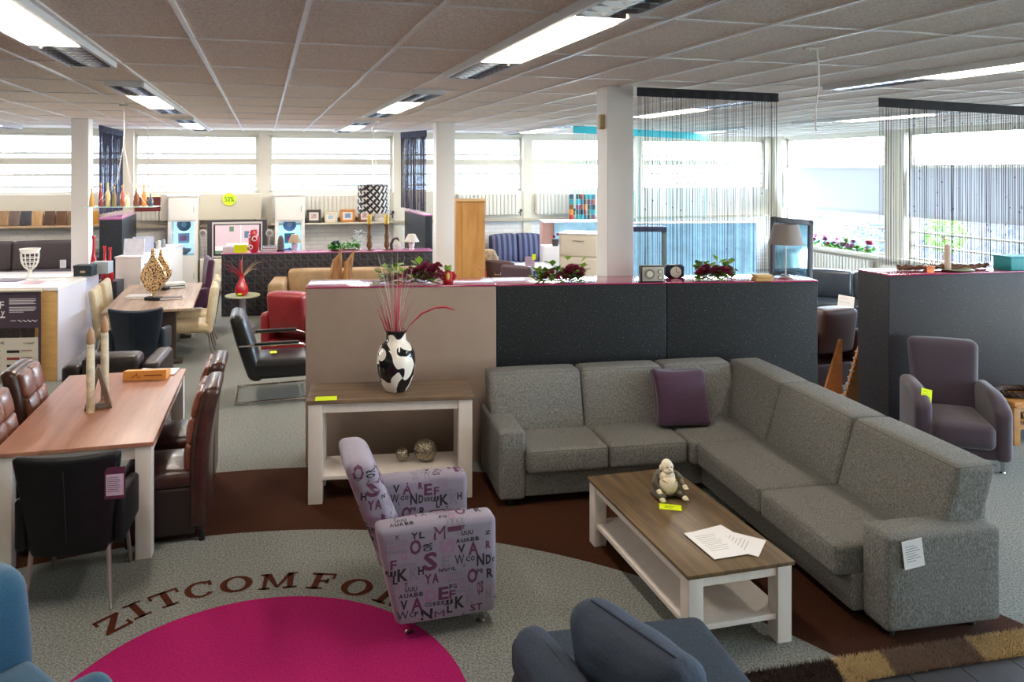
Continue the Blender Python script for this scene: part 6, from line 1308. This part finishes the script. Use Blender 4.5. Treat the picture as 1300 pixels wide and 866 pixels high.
# radiator under the right window
w1_, w0_ = RW(1032, 330)[0], RW(1112, 330)[0]; t = thing('radiator', 'long ribbed radiator below the right hand window', 'radiator', RM(U0 - .05, (w0_ + w1_) / 2, .08), TH + PI / 2); h = (w1_ - w0_) / 2; mb = MB(); mb.box(-h, h, .02, .1, .02, .5)
n = int(2 * h / .09)
for i in range(n): s = 2 * h / n; mb.rbox(-h + i * s + .012, -h + (i + 1) * s - .012, .1, .125, .01, .51, .01, n=1)
mb.build('panel', RADM, t); MB().ball((h + .05, .07, .06), .04).build('valve', WHITE, t)
# outside ornaments seen through the right window
for px, y, r, c_, lab in ((1200, 300, .42, '#9fc46a', 'round green shrub outside behind the right string curtain'), (1063, 292, .35, '#e6e6e6', 'pale white shrub outside the right window'), (1108, 308, .5, '#7a8fd0', 'blue covered mound outside beside the right curtain')):
    w, z, d = RW(px, y, U0 + 2.2); rn = random.Random(px); mb = MB(); p = RM(U0 + 2.2, w, -1.0); h_ = z + 1
    t = thing('shrub', lab, 'shrub', p); MB().tube([(0, 0, 0), (0, 0, h_)], .05, 8).build('stem', BERRY, t)
    for i in range(900):
        v = Vector((rn.gauss(0, 1), rn.gauss(0, 1), rn.gauss(0, 1))).normalized() * r * rn.uniform(.8, 1); leafmesh(mb, v + Vector((0, 0, h_)), 1, .01, .01, .01, .1, rn)
    mb.build('foliage', mk('shrub_%d' % px, c_, .8), t)
# ---------------------------------------------------------------- camera, sky, colour
cd = bpy.data.cameras.new('camera'); cam = bpy.data.objects.new('camera', cd); COL.objects.link(cam)
cd.sensor_fit = 'HORIZONTAL'; cd.sensor_width = 36; cd.lens = F * 36 / 1300
cd.shift_x = (650 - CX) / 1300; cd.shift_y = -(433 - CY) / 1300; cd.clip_start = .05; cd.clip_end = 300
cam.location = (0, 0, H); cam.rotation_euler = (PI / 2, 0, 0); S.camera = cam
w = bpy.data.worlds.new('sky'); S.world = w; w.use_nodes = True; nt = w.node_tree
sk = nt.nodes.new('ShaderNodeTexSky'); sk.sky_type = 'NISHITA'; sk.sun_disc = False; sk.sun_elevation = R(32); sk.sun_rotation = R(200)
mx = nt.nodes.new('ShaderNodeMix'); mx.data_type = 'RGBA'; mx.inputs['Factor'].default_value = .75; mx.inputs['B'].default_value = (.86, .94, 1, 1)
nt.links.new(sk.outputs[0], mx.inputs['A']); nt.links.new(mx.outputs['Result'], nt.nodes['Background'].inputs[0]); nt.nodes['Background'].inputs[1].default_value = SKY
# portals guide the sampling of daylight through the two window walls
def portal(p, rot, sx, sy):
    L = bpy.data.lights.new('daylight_portal', 'AREA'); L.shape = 'RECTANGLE'; L.size = sx; L.size_y = sy; L.cycles.is_portal = True
    o = bpy.data.objects.new('daylight_portal', L); COL.objects.link(o); o.location = p; o.rotation_euler = rot
portal(RM((U0 - 11.5) / 2, W0 + .3, (sillz + headz) / 2), (-PI / 2, 0, TH), U0 + 11.5, headz - sillz)
portal(RM(U0 + .3, (W0 - 4) / 2, (rs + rh) / 2), (PI / 2, 0, TH + PI / 2), W0 + 4, rh - rs)
S.view_settings.view_transform = 'Standard'; S.view_settings.look = 'None'; S.view_settings.exposure = EXPO; S.view_settings.gamma = 1
S.view_settings.use_curve_mapping = False
S.cycles.use_denoising = True; S.cycles.max_bounces = 8; S.cycles.diffuse_bounces = 4; S.cycles.glossy_bounces = 3; S.cycles.transparent_max_bounces = 24
S.cycles.sample_clamp_indirect = 6; S.cycles.caustics_reflective = False; S.cycles.caustics_refractive = False
